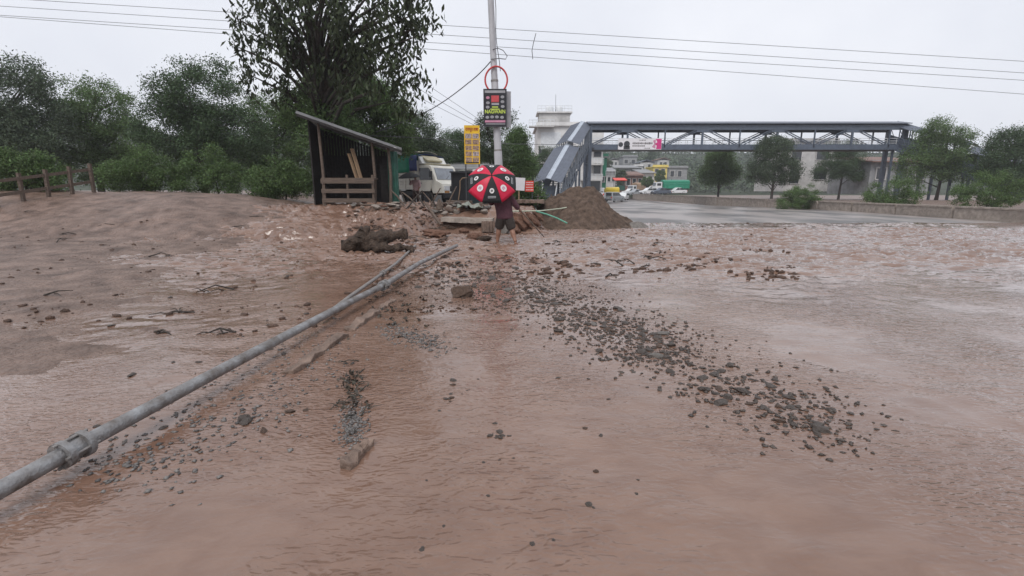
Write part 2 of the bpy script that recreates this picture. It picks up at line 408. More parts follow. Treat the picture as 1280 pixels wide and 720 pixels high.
SC.cycles.max_bounces = 6; SC.cycles.transparent_max_bounces = 6; SC.cycles.volume_bounces = 1
SC.cycles.use_denoising = True
# ------------------------------------------------------------------ ground, water, road, hill
def axis(parts):
    a = []
    for lo, hi, st in parts: a.append(np.arange(lo, hi, st))
    return np.concatenate(a+[[parts[-1][1]]])
gx = axis([(-420, -60, 40), (-60, -18, 3), (-18, 18, .085), (18, 60, 3), (60, 420, 40)])
gy = axis([(-60, -4, 4), (-4, .4, .25), (.4, 17, .075), (17, 24, .2), (24, 60, 2), (60, 620, 20)])
struct(grid_mesh('ground', gx, gy, ground_level, 'wetmud'))
wx = axis([(-18, -6, .11), (-6, 7, .05), (7, 20, .10), (20, 64, 2)])
wy = axis([(-4, .6, .25), (.6, 3, .06), (3, 8, .06), (8, 19, .045), (19, 32, .25)])
struct(grid_mesh('flood_water', wx, wy, water_level, 'water'))
def road_level(x, y):
    return base_level(np.full_like(x, 9.0), y)+.012*fbm(x*.6, y*.3, 3)-.13*ss(24.5, 20, y)-.10
rx = axis([(1.6, 60, .8)]); ry = axis([(19, 40, .4), (40, 175, 3)])
struct(grid_mesh('road', rx, ry, lambda x, y: road_level(x, y)+.06, 'road'))
def hill_level(x, y):
    t = ss(118, 310, y)
    return -1.2+t*(21+9*fbm(x*.012+3, y*.012, 3)+4*np.clip(-x, 0, 300)/60)+1.2*t*fbm(x*.06, y*.06, 3)
struct(grid_mesh('hill', axis([(-420, 420, 8)]), axis([(92, 420, 8)]), hill_level, 'hillside'))
# ------------------------------------------------------------------ foliage and trees
def leaf_cloud(cent, n_per, spread, size, droop=0., asp=.45, rng=RNG):
    """leaf quads scattered about each clump centre"""
    cent = np.asarray(cent, float); K = len(cent)
    idx = np.repeat(np.arange(K), n_per); n = len(idx)
    sp = np.asarray(spread, float)
    c = cent[idx]+rng.normal(0, 1, (n, 3))*sp
    d = rng.normal(0, 1, (n, 3)); d[:, 2] = d[:, 2]*(1-.6*droop)-droop*1.6
    d /= np.linalg.norm(d, axis=1, keepdims=True)
    q = rng.normal(0, 1, (n, 3)); s = np.cross(d, q); s /= np.linalg.norm(s, axis=1, keepdims=True)+1e-9
    l = size*rng.uniform(.6, 1.35, (n, 1)); w = l*asp*.5
    nrm = np.cross(d, s)
    V = np.stack([c-d*l*.5, c+s*w+nrm*l*.06, c+d*l*.5, c-s*w+nrm*l*.06], 1).reshape(-1, 3)
    return V, np.arange(4*n).reshape(-1, 4)
def tree(name, label, cat, base, blobs, leafmat, size=.16, n_per=34, clumps=60, spread=.32, droop=0., asp=.45, trunk_r=.18, trunk_top=None, group=None, limbs=9, lean=(0, 0), seed=1):
    """blobs: list of (dx,dy,dz,rx,ry,rz) in metres from the base"""
    rng = np.random.default_rng(seed); rs = random.Random(seed)
    t = thing(name, label, cat, base, 0, group)
    C = []
    vol = np.array([b[3]*b[4]*b[5] for b in blobs])**.7; vol = vol/vol.sum()
    for b, f in zip(blobs, vol):
        k = max(4, int(clumps*f*(1.35 if leafmat != 'leafdark' else 1))); u = rng.normal(0, 1, (k, 3)); u /= np.linalg.norm(u, axis=1, keepdims=True)
        rad = rng.uniform(.25, 1.06, (k, 1))**.55
        C.append(np.array(b[:3])+u*rad*np.array(b[3:]))
    C = np.concatenate(C); C[:, 2] = np.maximum(C[:, 2], .2)
    keep = rng.uniform(.55, 1.5, len(C))
    fine = 4.0 if leafmat != 'leafdark' else 1.3
    V, Fq = leaf_cloud(C, int(n_per*fine), (spread*.74 if fine > 2 else spread)*np.array([1, 1, .75]), size/fine**.5, droop, asp, rng)
    fast_mesh('crown', V, Fq, leafmat, parent=t)
    top = trunk_top or max(b[2] for b in blobs)
    mb = MB(); pts = []; rr = []
    for i in range(7):
        s = i/6
        pts.append((lean[0]*s+.12*math.sin(3*s+seed), lean[1]*s+.1*math.cos(2.3*s+seed), -.3+(top+.3)*s)); rr.append(trunk_r*(1.25 if i == 0 else 1)*(1-.72*s))
    mb.tube(pts, rr, 9)
    pick = rs.sample(range(len(C)), min(limbs, len(C)))
    for k in pick:
        e = Vector(C[k]); s = min(.95, max(.25, (e.z/top)*.7)); a = Vector(pts[0]).lerp(Vector(pts[-1]), s)
        mid = a.lerp(e, .5)+Vector((rs.uniform(-.2, .2), rs.uniform(-.2, .2), .25*(e-a).length*.5))
        mb.tube([a, mid, e], [trunk_r*.38*(1-.5*s), trunk_r*.22, .015], 6, cap=False)
    mb.build('trunk', 'bark', t)
    return t
def at_level(px, py, Y, z):
    q = P(px, py, Y); return Vector((q.x, Y, z))
def blob(base, px, py, Y, rx_px, rz_px, ry=None):
    q = P(px, py, Y); k = PXM(Y)
    return (q.x-base.x, q.y-base.y, q.z-base.z, rx_px/k, ry if ry else rx_px/k*.8, rz_px/k)
# the overhanging tree with dark drooping leaves
b = Vector((-9.0, 23.5, .6))
tree('drooping_tree', 'tree with dark hanging leaves whose branches overhang the sky above the shed', 'tree', b,
     [blob(b, 455, 30, 19, 60, 50), blob(b, 505, 28, 18.5, 34, 44), blob(b, 470, 95, 19, 46, 36), blob(b, 515, 118, 18.5, 20, 24), blob(b, 400, 30, 20, 70, 75),
      blob(b, 528, 16, 18, 16, 26), blob(b, 335, 60, 21, 45, 60)], 'leafdark', size=.30, n_per=28, clumps=205, spread=np.array([.17, .17, .36]), droop=1.0, asp=.36, trunk_r=.30, trunk_top=8.5, lean=(1.0, -3.0), limbs=60, seed=3)
b = Vector((-7.2, 26, .6))
tree('bushy_tree', 'bushy mid green tree rising directly behind the shed roof', 'tree', b,
     [blob(b, 455, 135, 26, 50, 38), blob(b, 490, 165, 26, 30, 30), blob(b, 430, 110, 25, 45, 35), blob(b, 392, 140, 22.5, 36, 34), blob(b, 415, 165, 21.8, 34, 24)], 'leafgreen', size=.24, n_per=70, clumps=230, spread=.36, droop=.35, trunk_r=.2, seed=4)
b = Vector((-5.6, 33, .5))
tree('round_tree', 'rounded grey green tree behind the truck cargo body', 'tree', b,
     [blob(b, 525, 168, 33, 27, 28), blob(b, 508, 190, 33, 30, 24), blob(b, 540, 190, 33, 20, 20)], 'leafgrey', size=.22, n_per=60, clumps=120, spread=.34, trunk_r=.16, seed=5)
b = Vector((-3.6, 40, .5))
tree('dark_tree', 'dark low tree between the truck cab and the yellow banner', 'tree', b,
     [blob(b, 568, 186, 40, 26, 22), blob(b, 590, 196, 40, 22, 18), blob(b, 552, 200, 40, 18, 16)], 'leafdeep', size=.24, n_per=60, clumps=100, spread=.36, trunk_r=.16, seed=6)
b = Vector((-.9, 25, .5))
tree('twiggy_tree', 'thin twiggy dark tree showing behind the black sign and pole', 'tree', b,
     [blob(b, 612, 158, 25, 17, 20), blob(b, 632, 150, 25, 12, 16), blob(b, 606, 185, 25, 22, 16), blob(b, 622, 192, 25, 24, 14)], 'leafgrey', size=.17, n_per=22, clumps=110, spread=.20, trunk_r=.07, limbs=26, seed=7)
b = Vector((.5, 31, .4))
tree('leafy_tree', 'fresh green leafy tree right of the pole', 'tree', b,
     [blob(b, 646, 188, 31, 19, 22), blob(b, 636, 205, 31, 18, 20), blob(b, 655, 208, 31, 14, 18), blob(b, 647, 172, 31, 8, 12)], 'leaflight', size=.21, n_per=62, clumps=120, spread=.30, trunk_r=.13, seed=8)
b = Vector((4.2, 72, -.4))
tree('dull_dark_tree', 'dull dark tree behind the left side of the footbridge stair', 'tree', b,
     [blob(b, 682, 205, 72, 16, 20), blob(b, 668, 222, 72, 14, 16), blob(b, 692, 195, 72, 9, 14)], 'leafdeep', size=.26, n_per=60, clumps=90, spread=.36, trunk_r=.14, seed=9)  # dark only through its deep green leaf colour
# trees behind the sheds at left
LT = [(250, 120, 30, 75, 60, 'leafdeep', 'dense dark green tree standing behind the timber shed'),
      (120, 135, 34, 70, 50, 'leafgreen', 'mid green tree left of the dense dark one behind the timber shed'),
      (10, 120, 30, 75, 62, 'leafgrey', 'grey green tree at the far left behind the wooden fence'),
      (345, 150, 36, 50, 40, 'leafgreen', 'rounded green tree between the drooping tree and the timber shed')]
for i, (px, py, Y, rx, rz, lm, lab) in enumerate(LT):
    q = P(px, 200, Y); b = Vector((q.x, Y, TOP(q.x, Y)-.2))
    tree('broadleaf_tree', lab, 'tree', b, [blob(b, px, py, Y, rx*.7, rz*.75), blob(b, px-35, py+40, Y, rx*.6, rz*.6), blob(b, px+38, py+42, Y, rx*.6, rz*.55), blob(b, px+5, py+72, Y, rx*.7, rz*.4)],
         lm, size=.26, n_per=70, clumps=170, spread=.42, trunk_r=.22, limbs=20, seed=20+i, group='trees behind the sheds')
def shrub(px, py, Y, rpx, label, m='leafdark', seed=0, group='roadside shrubs'):
    q = P(px, py, Y); r = rpx/PXM(Y); z = TOP(q.x, Y)
    b = Vector((q.x, Y, z-.05))
    tree('shrub', label, 'shrub', b, [(0, 0, r*.75, r, r*.8, r*.75), (r*.6, .1, r*.5, r*.7, r*.6, r*.5), (-r*.6, 0, r*.5, r*.7, r*.6, r*.5)], m, size=.16, n_per=55, clumps=70, spread=.2, trunk_r=.04, limbs=12, seed=seed, group=group)
RT = [(900, 205, 66, 24, 26, 'leafgreen', 'small round green tree nearest the road beyond the far road edge'), (968, 196, 58, 32, 34, 'leafgrey', 'grey green tree second from the road at the far right'),
      (1052, 200, 72, 34, 28, 'leafdeep', 'dark green tree behind the far landing of the footbridge'), (1175, 186, 52, 48, 44, 'leafgreen', 'large leafy tree right of the footbridge far stair'), (1262, 196, 46, 42, 40, 'leafdeep', 'dark leafy tree at the far right edge')]
for i, (px, py, Y, rx, rz, lm, lab) in enumerate(RT):
    q = P(px, 225, Y); b = Vector((q.x, Y, TOP(q.x, Y)-.2))
    tree('roadside_tree', lab, 'tree', b, [blob(b, px, py, Y, rx*.75, rz*.8), blob(b, px-rx*.5, py+rz*.5, Y, rx*.55, rz*.5), blob(b, px+rx*.5, py+rz*.5, Y, rx*.55, rz*.5), blob(b, px, py-rz*.4, Y, rx*.4, rz*.45)],
         lm, size=.30, n_per=60, clumps=120, spread=.45, trunk_r=.18, limbs=14, seed=60+i, group='trees beyond the far road edge')
for k, (px, Y, r, lab) in enumerate([(352, 21, 34, 'green shrub against the left wall of the timber shed'), (268, 22, 40, 'wide shrub under the dense dark green tree'), (175, 21, 38, 'shrub between the wooden fence and the dense dark green tree'), (36, 17.5, 34, 'bushy shrub beside the wooden fence at far left'), (1005, 40, 22, 'green shrub behind the low roadside wall near the footbridge'), (1120, 34, 30, 'wide shrub behind the low roadside wall'), (1240, 30, 34, 'shrub behind the low roadside wall at far right')]):
    shrub(px, 225, Y, r, lab, 'leafgreen', 50+k)
def far_wall():
    t = thing('roadside_wall', 'low grey concrete wall along the far edge of the flooded road', 'wall', (24.5, 24, -.4))
    for i in range(22):
        y0 = i*4.2-6; x0, x1 = .04*(y0), .04*(y0+4.1); rz = math.atan2(x1-x0, 4.1)
        MB().box(((x0+x1)/2, y0+2.05, .42), (.28, 4.05, 1.05), Matrix.Rotation(-rz, 3, 'Z')).build('wall_section', 'concrete', t); 
        MB().box(((x0+x1)/2, y0+2.05, .985), (.38, 4.0, .09), Matrix.Rotation(-rz, 3, 'Z')).build('coping', 'concrete', t)
far_wall()
# ------------------------------------------------------------------ far houses, hill wood
def house(name, label, px0, py0, px1, py1, Y, dep, wall, roof='flat', roofm='tinroof', wins=(), rz=0, cat='house', base_z=None, group=None):
    """front face spans the pixel rectangle at depth Y; wins: (u0,v0,u1,v1) fractions of the facade, v from the top"""
    a = P(px0, py0, Y); c = P(px1, py1, Y); wd = c.x-a.x; top = a.z
    bz = (c.z if base_z is None else base_z); h = top-bz
    t = thing(name, label, cat, ((a.x+c.x)/2, Y, bz), rz, group)
    MB().box((0, dep/2, h/2-.5), (wd, dep, h+1)).build('wall', wall, t)
    if roof == 'flat':
        r = MB(); r.box((0, dep/2, h+.09), (wd+.7, dep+.7, .2)); rf = r.build('roof', roofm, t)
        MB().box((0, .0, h+.42), (wd+.5, .12, .5)).build('parapet', wall, rf)
    elif roof == 'gable':
        MB().prism([(-wd/2-.5, h-.05), (0, h+wd*.17), (wd/2+.5, h-.05), (wd/2+.5, h+.1), (0, h+wd*.17+.17), (-wd/2-.5, h+.1)], 'y', -.5, dep+.5).build('roof', roofm, t)
    elif roof == 'shed':
        MB().prism([(-.9, h-.35), (dep+.4, h+.9), (dep+.4, h+1.05), (-.9, h-.2)], 'x', -wd/2-.4, wd/2+.4).build('roof', roofm, t)
    for (u0, v0, u1, v1) in wins:
        x0, x1 = (u0-.5)*wd, (u1-.5)*wd; z0, z1 = h*(1-v1), h*(1-v0); xm, zm = (x0+x1)/2, (z0+z1)/2
        wnd = MB().box((xm, -.03, zm), (x1-x0, .08, z1-z0)).build('window', 'glass', t)
        f = MB()
        for (cx, cz, sx, sz) in ((xm, z1+.05, x1-x0+.3, .12), (xm, z0-.05, x1-x0+.3, .12), (x0-.05, zm, .12, z1-z0-.003), (x1+.05, zm, .12, z1-z0-.003)): f.box((cx, -.05, cz), (sx, .16, sz))
        f.build('frame', 'offwhite', wnd)
    return t
def balcony(t, x0, x1, z, dep=1.2, m='offwhite'):
    s = MB().box(((x0+x1)/2, -dep/2, z), (x1-x0, dep, .18)).build('balcony', m, t)
    r = MB(); n = max(3, int((x1-x0)/.5))
    for k in range(n+1): r.box((x0+(x1-x0)*k/n, -dep+.05, z+.5), (.06, .06, .82))
    r.box(((x0+x1)/2, -dep+.05, z+.95), (x1-x0+.1, .1, .08)); r.box(((x0+x1)/2, -dep+.05, z+.55), (x1-x0-.1, .03, .04))
    r.build('railing', 'whitetrim', s)
# white multi-storey building behind the stair
D = 78; k = PXM(D)
hb = house('multistorey_building', 'white several storey building with roof tanks behind the footbridge stair', 672, 158, 752, 240, D, 10, 'white', 'flat', 'offwhite',
           [(.02, .30, .10, .44), (.02, .56, .10, .70), (.72, .32, .80, .46), (.86, .30, .97, .46), (.72, .56, .80, .72), (.86, .56, .97, .72), (.70, .82, .97, .99)], cat='building')
a = P(680, 158, D); c = P(752, 240, D); wd = c.x-a.x; h = a.z-c.z
balcony(hb, -wd/2-1.9, -wd/2+2.0, h-.15, 1.3); balcony(hb, wd/2-2.6, wd/2+.4, h*.72, 1.4); balcony(hb, wd/2-2.6, wd/2+.4, h*.42, 1.4); balcony(hb, wd/2-3, wd/2+.3, h*.18, 1.4)
MB().box((-wd/2+2.2, 2.6, h+1.1), (4.9, 4, 2.0)).build('rooftop_room', 'offwhite', hb)
rt = MB().box((-wd/2+2.2, 2.6, h+2.2), (5.6, 4.6, .2)).build('rooftop_slab', 'white', hb)
r = MB()
for q in np.linspace(-2.7, 2.7, 10): r.box((-wd/2+2.2+q, .4, h+2.72), (.05, .05, .85))
for q in (2.75, 3.15): r.box((-wd/2+2.2, .4, h+q), (5.5, .06, .06))
r.build('terrace_railing', 'whitetrim', rt)
MB().box((-wd/2+1.6, -.06, h-2.2), (3.2, .1, 2.6)).build('blank_panel', 'whitetrim', hb)
for q in (-.5, 1.0):
    mb = MB(); x = -wd/2+2.1+q
    mb.tube([(x, 3, h+2.3), (x, 3, h+2.35), (x, 3, h+3.3), (x, 3, h+3.45), (x, 3, h+3.6)], [.55, .62, .62, .5, .2], 14)
    mb.build('water_tank', 'whitetrim', hb)
MB().bar((-wd/2+2.5, 2.4, h+2.3), (-wd/2+2.5, 2.4, h+5.2), .05).build('aerial', 'darksteel', hb)
house('roadside_house', 'two storey offwhite house beyond the far road edge', 985, 178, 1040, 232, 84, 10, 'offwhite', 'flat', 'tinroof', [(.1, .15, .3, .4), (.6, .15, .85, .4), (.1, .6, .3, .95), (.6, .6, .85, .85)], group='houses beyond the far road edge')
house('roadside_house', 'low grey house with a rusty roof at the far right', 1090, 200, 1160, 234, 70, 9, 'greywall', 'shed', 'rustroof', [(.1, .3, .25, .7), (.45, .3, .6, .98), (.75, .3, .9, .7)], group='houses beyond the far road edge')
gb = house('green_clad_building', 'tall narrow building clad in green sheet right of the footbridge column', 741, 197, 757, 240, 84, 9, 'greenwall', 'flat', 'tinroof', [(.55, .55, .85, .70), (.1, .75, .4, .92)], cat='building')
balcony(gb, 1.0, 2.6, 2.6, .8)
HS = [
 ('long grey house with a tin roof low on the hill', 764, 209, 799, 222, 150, 9, 'greywall', 'shed', 'tinroof', [(.08, .3, .2, .8), (.35, .3, .5, .8), (.7, .3, .85, .8)]),
 ('small brick house with a grey porch roof above the parked trucks', 757, 213, 770, 236, 120, 8, 'offwhite', 'shed', 'tinroof', [(.2, .3, .45, .6), (.6, .3, .85, .6)]),
 ('white cottage with a sloping roof beside the yellow house', 801, 215, 817, 231, 135, 8, 'white', 'shed', 'tinroof', [(.15, .35, .4, .75), (.6, .35, .85, .75)]),
 ('yellow two storey house on the hillside', 817, 209, 833, 228, 140, 8, 'yellowwall', 'flat', 'yellowwall', [(.12, .12, .36, .38), (.55, .12, .82, .38), (.12, .58, .36, .86), (.55, .58, .82, .86)]),
 ('dark brown house with a wide eave behind the orange truck', 781, 218, 803, 236, 125, 8, 'brick', 'shed', 'rustroof', [(.1, .3, .3, .75), (.45, .3, .62, .75), (.75, .3, .92, .75)]),
 ('grey block house half hidden by trees above the long house', 779, 196, 796, 208, 205, 9, 'greywall', 'flat', 'tinroof', [(.1, .3, .35, .7), (.6, .3, .85, .7)]),
 ('pale house with a blue grey roof high on the hill', 800, 203, 816, 213, 190, 9, 'offwhite', 'gable', 'roofsheet', [(.12, .25, .32, .75), (.6, .25, .8, .75)]),
 ('dull house on the rise right of the yellow house', 836, 210, 858, 228, 150, 9, 'greywall', 'flat', 'tinroof', [(.1, .2, .3, .6), (.5, .2, .7, .6)]),
 ('small white house low on the slope behind the yellow truck', 759, 224, 771, 238, 132, 8, 'white', 'shed', 'tinroof', [(.15, .3, .4, .7), (.6, .3, .85, .7)]),
 ('cream shop with a flat roof right of the tan truck', 806, 229, 817, 239, 128, 7, 'offwhite', 'flat', 'tinroof', [(.15, .3, .4, .9), (.55, .3, .85, .9)]),
 ('tiny grey house near the skyline at the left of the hill', 762, 200, 773, 209, 200, 8, 'offwhite', 'gable', 'tinroof', [(.2, .3, .4, .7), (.6, .3, .8, .7)]),
 ('brown roofed house near the skyline right of the tall tree', 822, 200, 836, 209, 195, 8, 'offwhite', 'gable', 'rustroof', [(.2, .3, .4, .7), (.6, .3, .8, .7)]),
 ('pale narrow house between the long grey house and the white cottage', 793, 208, 803, 219, 170, 8, 'white', 'flat', 'tinroof', [(.2, .2, .45, .5), (.6, .2, .85, .5)]),
]
for lab, *r_ in HS:
    p0x, p0y, p1x, p1y, Y, dep, wall, roof, rm, wn = r_
    house('hill_house', lab, p0x, p0y, p1x, p1y, Y, dep, wall, roof, rm, wn, group='houses on the far hill')
# wood on the hill: one mass
rng = np.random.default_rng(77); C = []
for _ in range(2600):
    y = rng.uniform(150, 330); x = rng.uniform(-.62, .62)*y*1.2+20
    z = float(hill_level(np.array([x]), np.array([y]))[0]); C.append((x, y, z+rng.uniform(.3, 3.4)))
V, Fq = leaf_cloud(C, 26, np.array([1.3, 1.3, .9]), 1.1, .1, .7, rng)
o = fast_mesh('hill_wood', V, Fq, 'leafgrey'); tag(o, 'hazy scrub and woodland covering the far hill', 'woodland', kind='stuff')
def far_tree(label, px, py_top, py_bot, Y, rpx, m, seed, name='hill_tree'):
    q = P(px, py_bot, Y); kk = PXM(Y); hh = (py_bot-py_top)/kk; r = rpx/kk; b = Vector((q.x, Y, q.z))
    tree(name, label, 'tree', b, [(0, 0, hh*.65, r, r*.8, hh*.36), (r*.3, 0, hh*.4, r*.8, r*.7, hh*.25), (-r*.35, 0, hh*.45, r*.7, r*.7, hh*.22)], m, size=.05*hh+.25, n_per=40, clumps=60, spread=.07*hh, trunk_r=.2, seed=seed, group='trees among the hill houses')
far_tree('tall dark tree standing out on the skyline of the hill', 812, 189, 212, 210, 7, 'leafdeep', 81)
far_tree('round tree in front of the yellow house', 825, 214, 233, 130, 6, 'leafgreen', 82)
far_tree('green tree left of the long grey house', 757, 200, 222, 140, 9, 'leafgrey', 83)
far_tree('bush like tree beside the white cottage', 808, 221, 236, 118, 8, 'leafgreen', 84)
far_tree('tree between the brick house and the long grey house', 775, 212, 236, 112, 6, 'leafgrey', 85)
# ------------------------------------------------------------------ footbridge
def footbridge():
    D = 60; k = PXM(D); L0 = P(735, 188, D); zb = L0.z; zr = P(735, 157, D).z
    X0 = L0.x; X1 = 47.0; gz = -.5; W2 = 1.35
    t = thing('footbridge', 'blue grey steel footbridge with a roofed stair spanning the road', 'footbridge', (X0, D, gz))
    def q(x, y, z): return (x-X0, y-D, z-gz)
    ln = X1-X0
    MB().box(q((X0+X1)/2, D, zb+.06), (ln, 2.7, .22)).build('deck', 'darksteel', t)
    g = MB()
    for s in (-1, 1): g.box(q((X0+X1)/2, D+s*W2, zb+.28), (ln, .14, .62))
    g.build('deck_girder', 'bluegrey', t)
    rf = MB(); rf.prism([(-1.75, zr+.0-gz), (0, zr+.38-gz), (1.75, zr+.0-gz), (1.75, zr+.10-gz), (0, zr+.48-gz), (-1.75, zr+.10-gz)], 'x', -.3, ln+.3)
    rf.build('bridge_roof', 'roofsheet', t)
    g = MB()
    for s in (-1, 1): g.box(q((X0+X1)/2, D+s*W2, zr-.38), (ln, .16, .55))
    g.build('roof_girder', 'bluegrey', t)
    pitch = (P(827, 170, D).x-X0)/2
    n = int(ln/pitch)
    for s in (-1, 1):
        for i in range(n+1):
            x = X0+i*pitch
            MB().bar(q(x, D+s*W2, zb+.2), q(x, D+s*W2, zr-.2), .20 if i % 2 else .14).build('post', 'bluegrey', t)
            if i % 2 and i < n:
                MB().box(q(x, D+s*(W2+.02), zr-.55), (1.5, .09, .75)).build('gusset', 'bluegrey', t)
            if i < n:
                a, c = ((zb+.4, zr-.6) if i % 2 == 0 else (zr-.6, zb+.4))
                for o_ in (0, .28):
                    MB().bar(q(x+.2, D+s*W2, a+o_*.8), q(x+pitch-.2, D+s*W2, c+o_*.8), .10).build('diagonal', 'bluegrey', t)
        rl = MB()
        for z in (.75, 1.0, 1.3): rl.box(q((X0+X1)/2, D+s*(W2-.12), zb+z), (ln-.1, .05, .05))
        for i in range(int(ln/1.1)): rl.box(q(X0+i*1.1+.5, D+s*(W2-.12), zb+.85), (.04, .04, .9))
        rl.build('railing', 'whitetrim', t)
        MB().box(q(X0, D+s*W2, (zr+gz)/2-.2), (.42, .36, zr-gz-.4)).build('column', 'bluegrey', t)
        MB().box(q(X1, D+s*W2, (zr+gz)/2-.2), (.42, .36, zr-gz-.4)).build('column', 'bluegrey', t)
    br = MB()
    for z in (1.5, 3.4, 5.2): br.bar(q(X0, D-W2, gz+z), q(X0, D+W2, gz+z), .16)
    br.bar(q(X0, D-W2, gz+1.5), q(X0, D+W2, gz+3.4), .1); br.bar(q(X0, D-W2, gz+5.2), q(X0, D+W2, gz+3.4), .1)
    br.build('column_bracing', 'bluegrey', t)
    # stair in two roofed flights
    A = P(683.5, 228.5, 44); Bm = P(708, 185, 52); T = P(726, 157.5, 60)
    def flight(a, b, w, name):
        a, b = Vector(a), Vector(b); d = (b-a); hd = Vector((d.x, d.y, 0)).normalized(); sd = Vector((hd.y, -hd.x, 0))
        up = Vector((0, 0, 1))
        m_ = MB(); th = .07; nn = 34
        # corrugated sheet: small ridges along the fall
        for i in range(nn):
            f0, f1 = i/nn, (i+1)/nn
            lo = a.lerp(b, f0)+up*.02; hi = a.lerp(b, f1+.004)-up*.02
            for s in (-1, 1):
                e0, r0 = lo+sd*s*w/2, lo+up*.42; e1, r1 = hi+sd*s*w/2, hi+up*.42
                V = [e0, r0, r1, e1]+[v-up*th for v in (e0, r0, r1, e1)]
                m_.add([v-Vector((X0, D, gz)) for v in V], [(0, 1, 2, 3), (7, 6, 5, 4), (0, 4, 5, 1), (1, 5, 6, 2), (2, 6, 7, 3), (3, 7, 4, 0)])
        ro = m_.build(name, 'roofsheet', t)
        ls = MB()
        off = -.12*w
        for (p, r_) in ((a, b),):
            V = []
            for s_, pos in ((0, p), (1, r_)):
                for u_ in (-.03, .13):
                    zz = .42*(1-abs(u_)/.5)
                    V.append(pos+sd*(u_*w)+up*(zz+.05))
            V += [v-up*.05 for v in V]
            ls.add([v-Vector((X0, D, gz)) for v in V], [(0, 1, 3, 2), (4, 6, 7, 5), (0, 4, 5, 1), (2, 3, 7, 6), (0, 2, 6, 4), (1, 5, 7, 3)])
        ls.build('rooflight_strip', 'rooflight', ro)
        # stringers, treads, posts, side lattice
        drop = 2.55; nst = 22
        for s in (-1, 1):
            st = MB(); st.bar(a+sd*s*(w/2-.15)-up*drop-Vector((X0, D, gz)), b+sd*s*(w/2-.15)-up*drop-Vector((X0, D, gz)), .12, .42); st.build('stringer', 'bluegrey', t)
            la = MB(); m = 7
            for i in range(m+1):
                p = a.lerp(b, i/m)+sd*s*(w/2-.12)-Vector((X0, D, gz))
                la.bar(p-up*drop, p-up*.05, .09)
                if i < m:
                    p2 = a.lerp(b, (i+1)/m)+sd*s*(w/2-.12)-Vector((X0, D, gz))
                    la.bar(p-up*(drop-.2), p2-up*.3, .05)
                    for z in (1.45, 1.85): la.bar(p-up*z, p2-up*z, .05)
            la.build('side_lattice', 'midsteel' if s > 0 else 'bluegrey', t)
        tr = MB()
        for i in range(nst):
            p = a.lerp(b, (i+.5)/nst)-up*(drop-.1)-Vector((X0, D, gz))
            tr.box(p, (w-.3, .34, .06), Matrix((sd, hd, up)).transposed())
        tr.build('stair_tread', 'darksteel', t)
        for so in (-w/2+.3, w/2-.34):
            sp = MB()
            V = [a+sd*so-up*drop, b+sd*so-up*drop, b+sd*so-up*(drop-1.35), a+sd*so-up*(drop-1.35)]
            V += [v+sd*.04 for v in V]
            sp.add([v-Vector((X0, D, gz)) for v in V], [(0, 1, 2, 3), (7, 6, 5, 4), (0, 4, 5, 1), (1, 5, 6, 2), (2, 6, 7, 3), (3, 7, 4, 0)])
            sp.build('side_panel', 'bluegrey', t)
        # support legs under the flight
        for f in (.12, .5, .92):
            for s in (-1, 1):
                p = a.lerp(b, f)+sd*s*(w/2-.15)-Vector((X0, D, gz))-up*drop
                if p.z > .5: MB().bar(p, (p.x, p.y, 0), .2).build('support_leg', 'bluegrey', t)
    flight(A, Bm, 2.75, 'lower_stair_roof'); flight(Bm+Vector((.15, 0, .35)), T+Vector((.1, 0, .15)), 2.6, 'upper_stair_roof')
    T2 = Vector((X1, D, T.z)); A2 = Vector((X1+4.5, D-16, A.z)); B2 = (A2+T2)/2
    flight(A2, B2, 2.5, 'lower_stair_roof'); flight(B2+Vector((-.1, 0, .35)), T2+Vector((-.1, 0, .15)), 2.3, 'upper_stair_roof')
    f = MB(); o = A-Vector((X0, D, gz))
    f.box(o+Vector((.1, 1.0, -1.35)), (2.1, .08, 2.2)); f.build('stair_end_panel', 'bluegrey', t)
    f = MB()
    for dx in (-1.05, -.35, .95): f.bar(o+Vector((dx, .1, -.1)), o+Vector((dx-.35, .1, -2.6)), .10)
    f.build('end_strut', 'whitetrim', t)
    # landing
    MB().box((T.x-X0+.2, 0, T.z-gz-2.75), (2.6, 2.9, .2)).build('landing', 'darksteel', t)
    return t
footbridge()
D = 58.45; a = P(773, 173, D); c = P(826.5, 187, D); wd = c.x-a.x; ht = a.z-c.z
bn = thing('bridge_banner', 'white banner with a magenta end tied to the footbridge railing', 'banner', (a.x, D, c.z))
MB().box((wd/2, 0, ht/2), (wd, .02, ht)).build('cloth', 'bannerwhite', bn)
f = MB(); f.prism([(wd*.88, .06), (wd*.995, .06), (wd*.995, ht-.05), (wd*.86, ht-.05), (wd*.90, ht*.66), (wd*.84, ht*.5), (wd*.89, ht*.36)], 'y', -.016, -.011); f.build('printed_end', 'magenta', bn)
f = MB(); f.prism([(wd*.78, ht*.25), (wd*.86, .1), (wd*.86, ht*.9), (wd*.80, ht*.8), (wd*.83, ht*.5)], 'y', -.016, -.011); f.build('printed_fade', 'signpink', bn)
f = MB(); f.disc((wd*.06, -.011, ht*.45), .28, (0, -1, 0)); f.disc((wd*.20, -.011, ht*.5), .36, (0, -1, 0)); f.box((wd*.2, -.013, ht*.18), (.75, .004, .4)); f.build('printed_portrait', 'darksteel', bn)
f = MB(); rs = random.Random(4)
for row, (u0, u1, v, hh) in enumerate([(.48, .62, .84, .10), (.33, .78, .56, .20), (.33, .62, .33, .15), (.60, .74, .12, .07)]):
    u = u0
    while u < u1:
        s = rs.uniform(.012, .03); f.box((wd*(u+s/2), -.013, ht*v), (wd*s*.8, .004, ht*hh*rs.uniform(.6, 1))); u += s+.006
f.build('text_lines', 'shorts', bn)
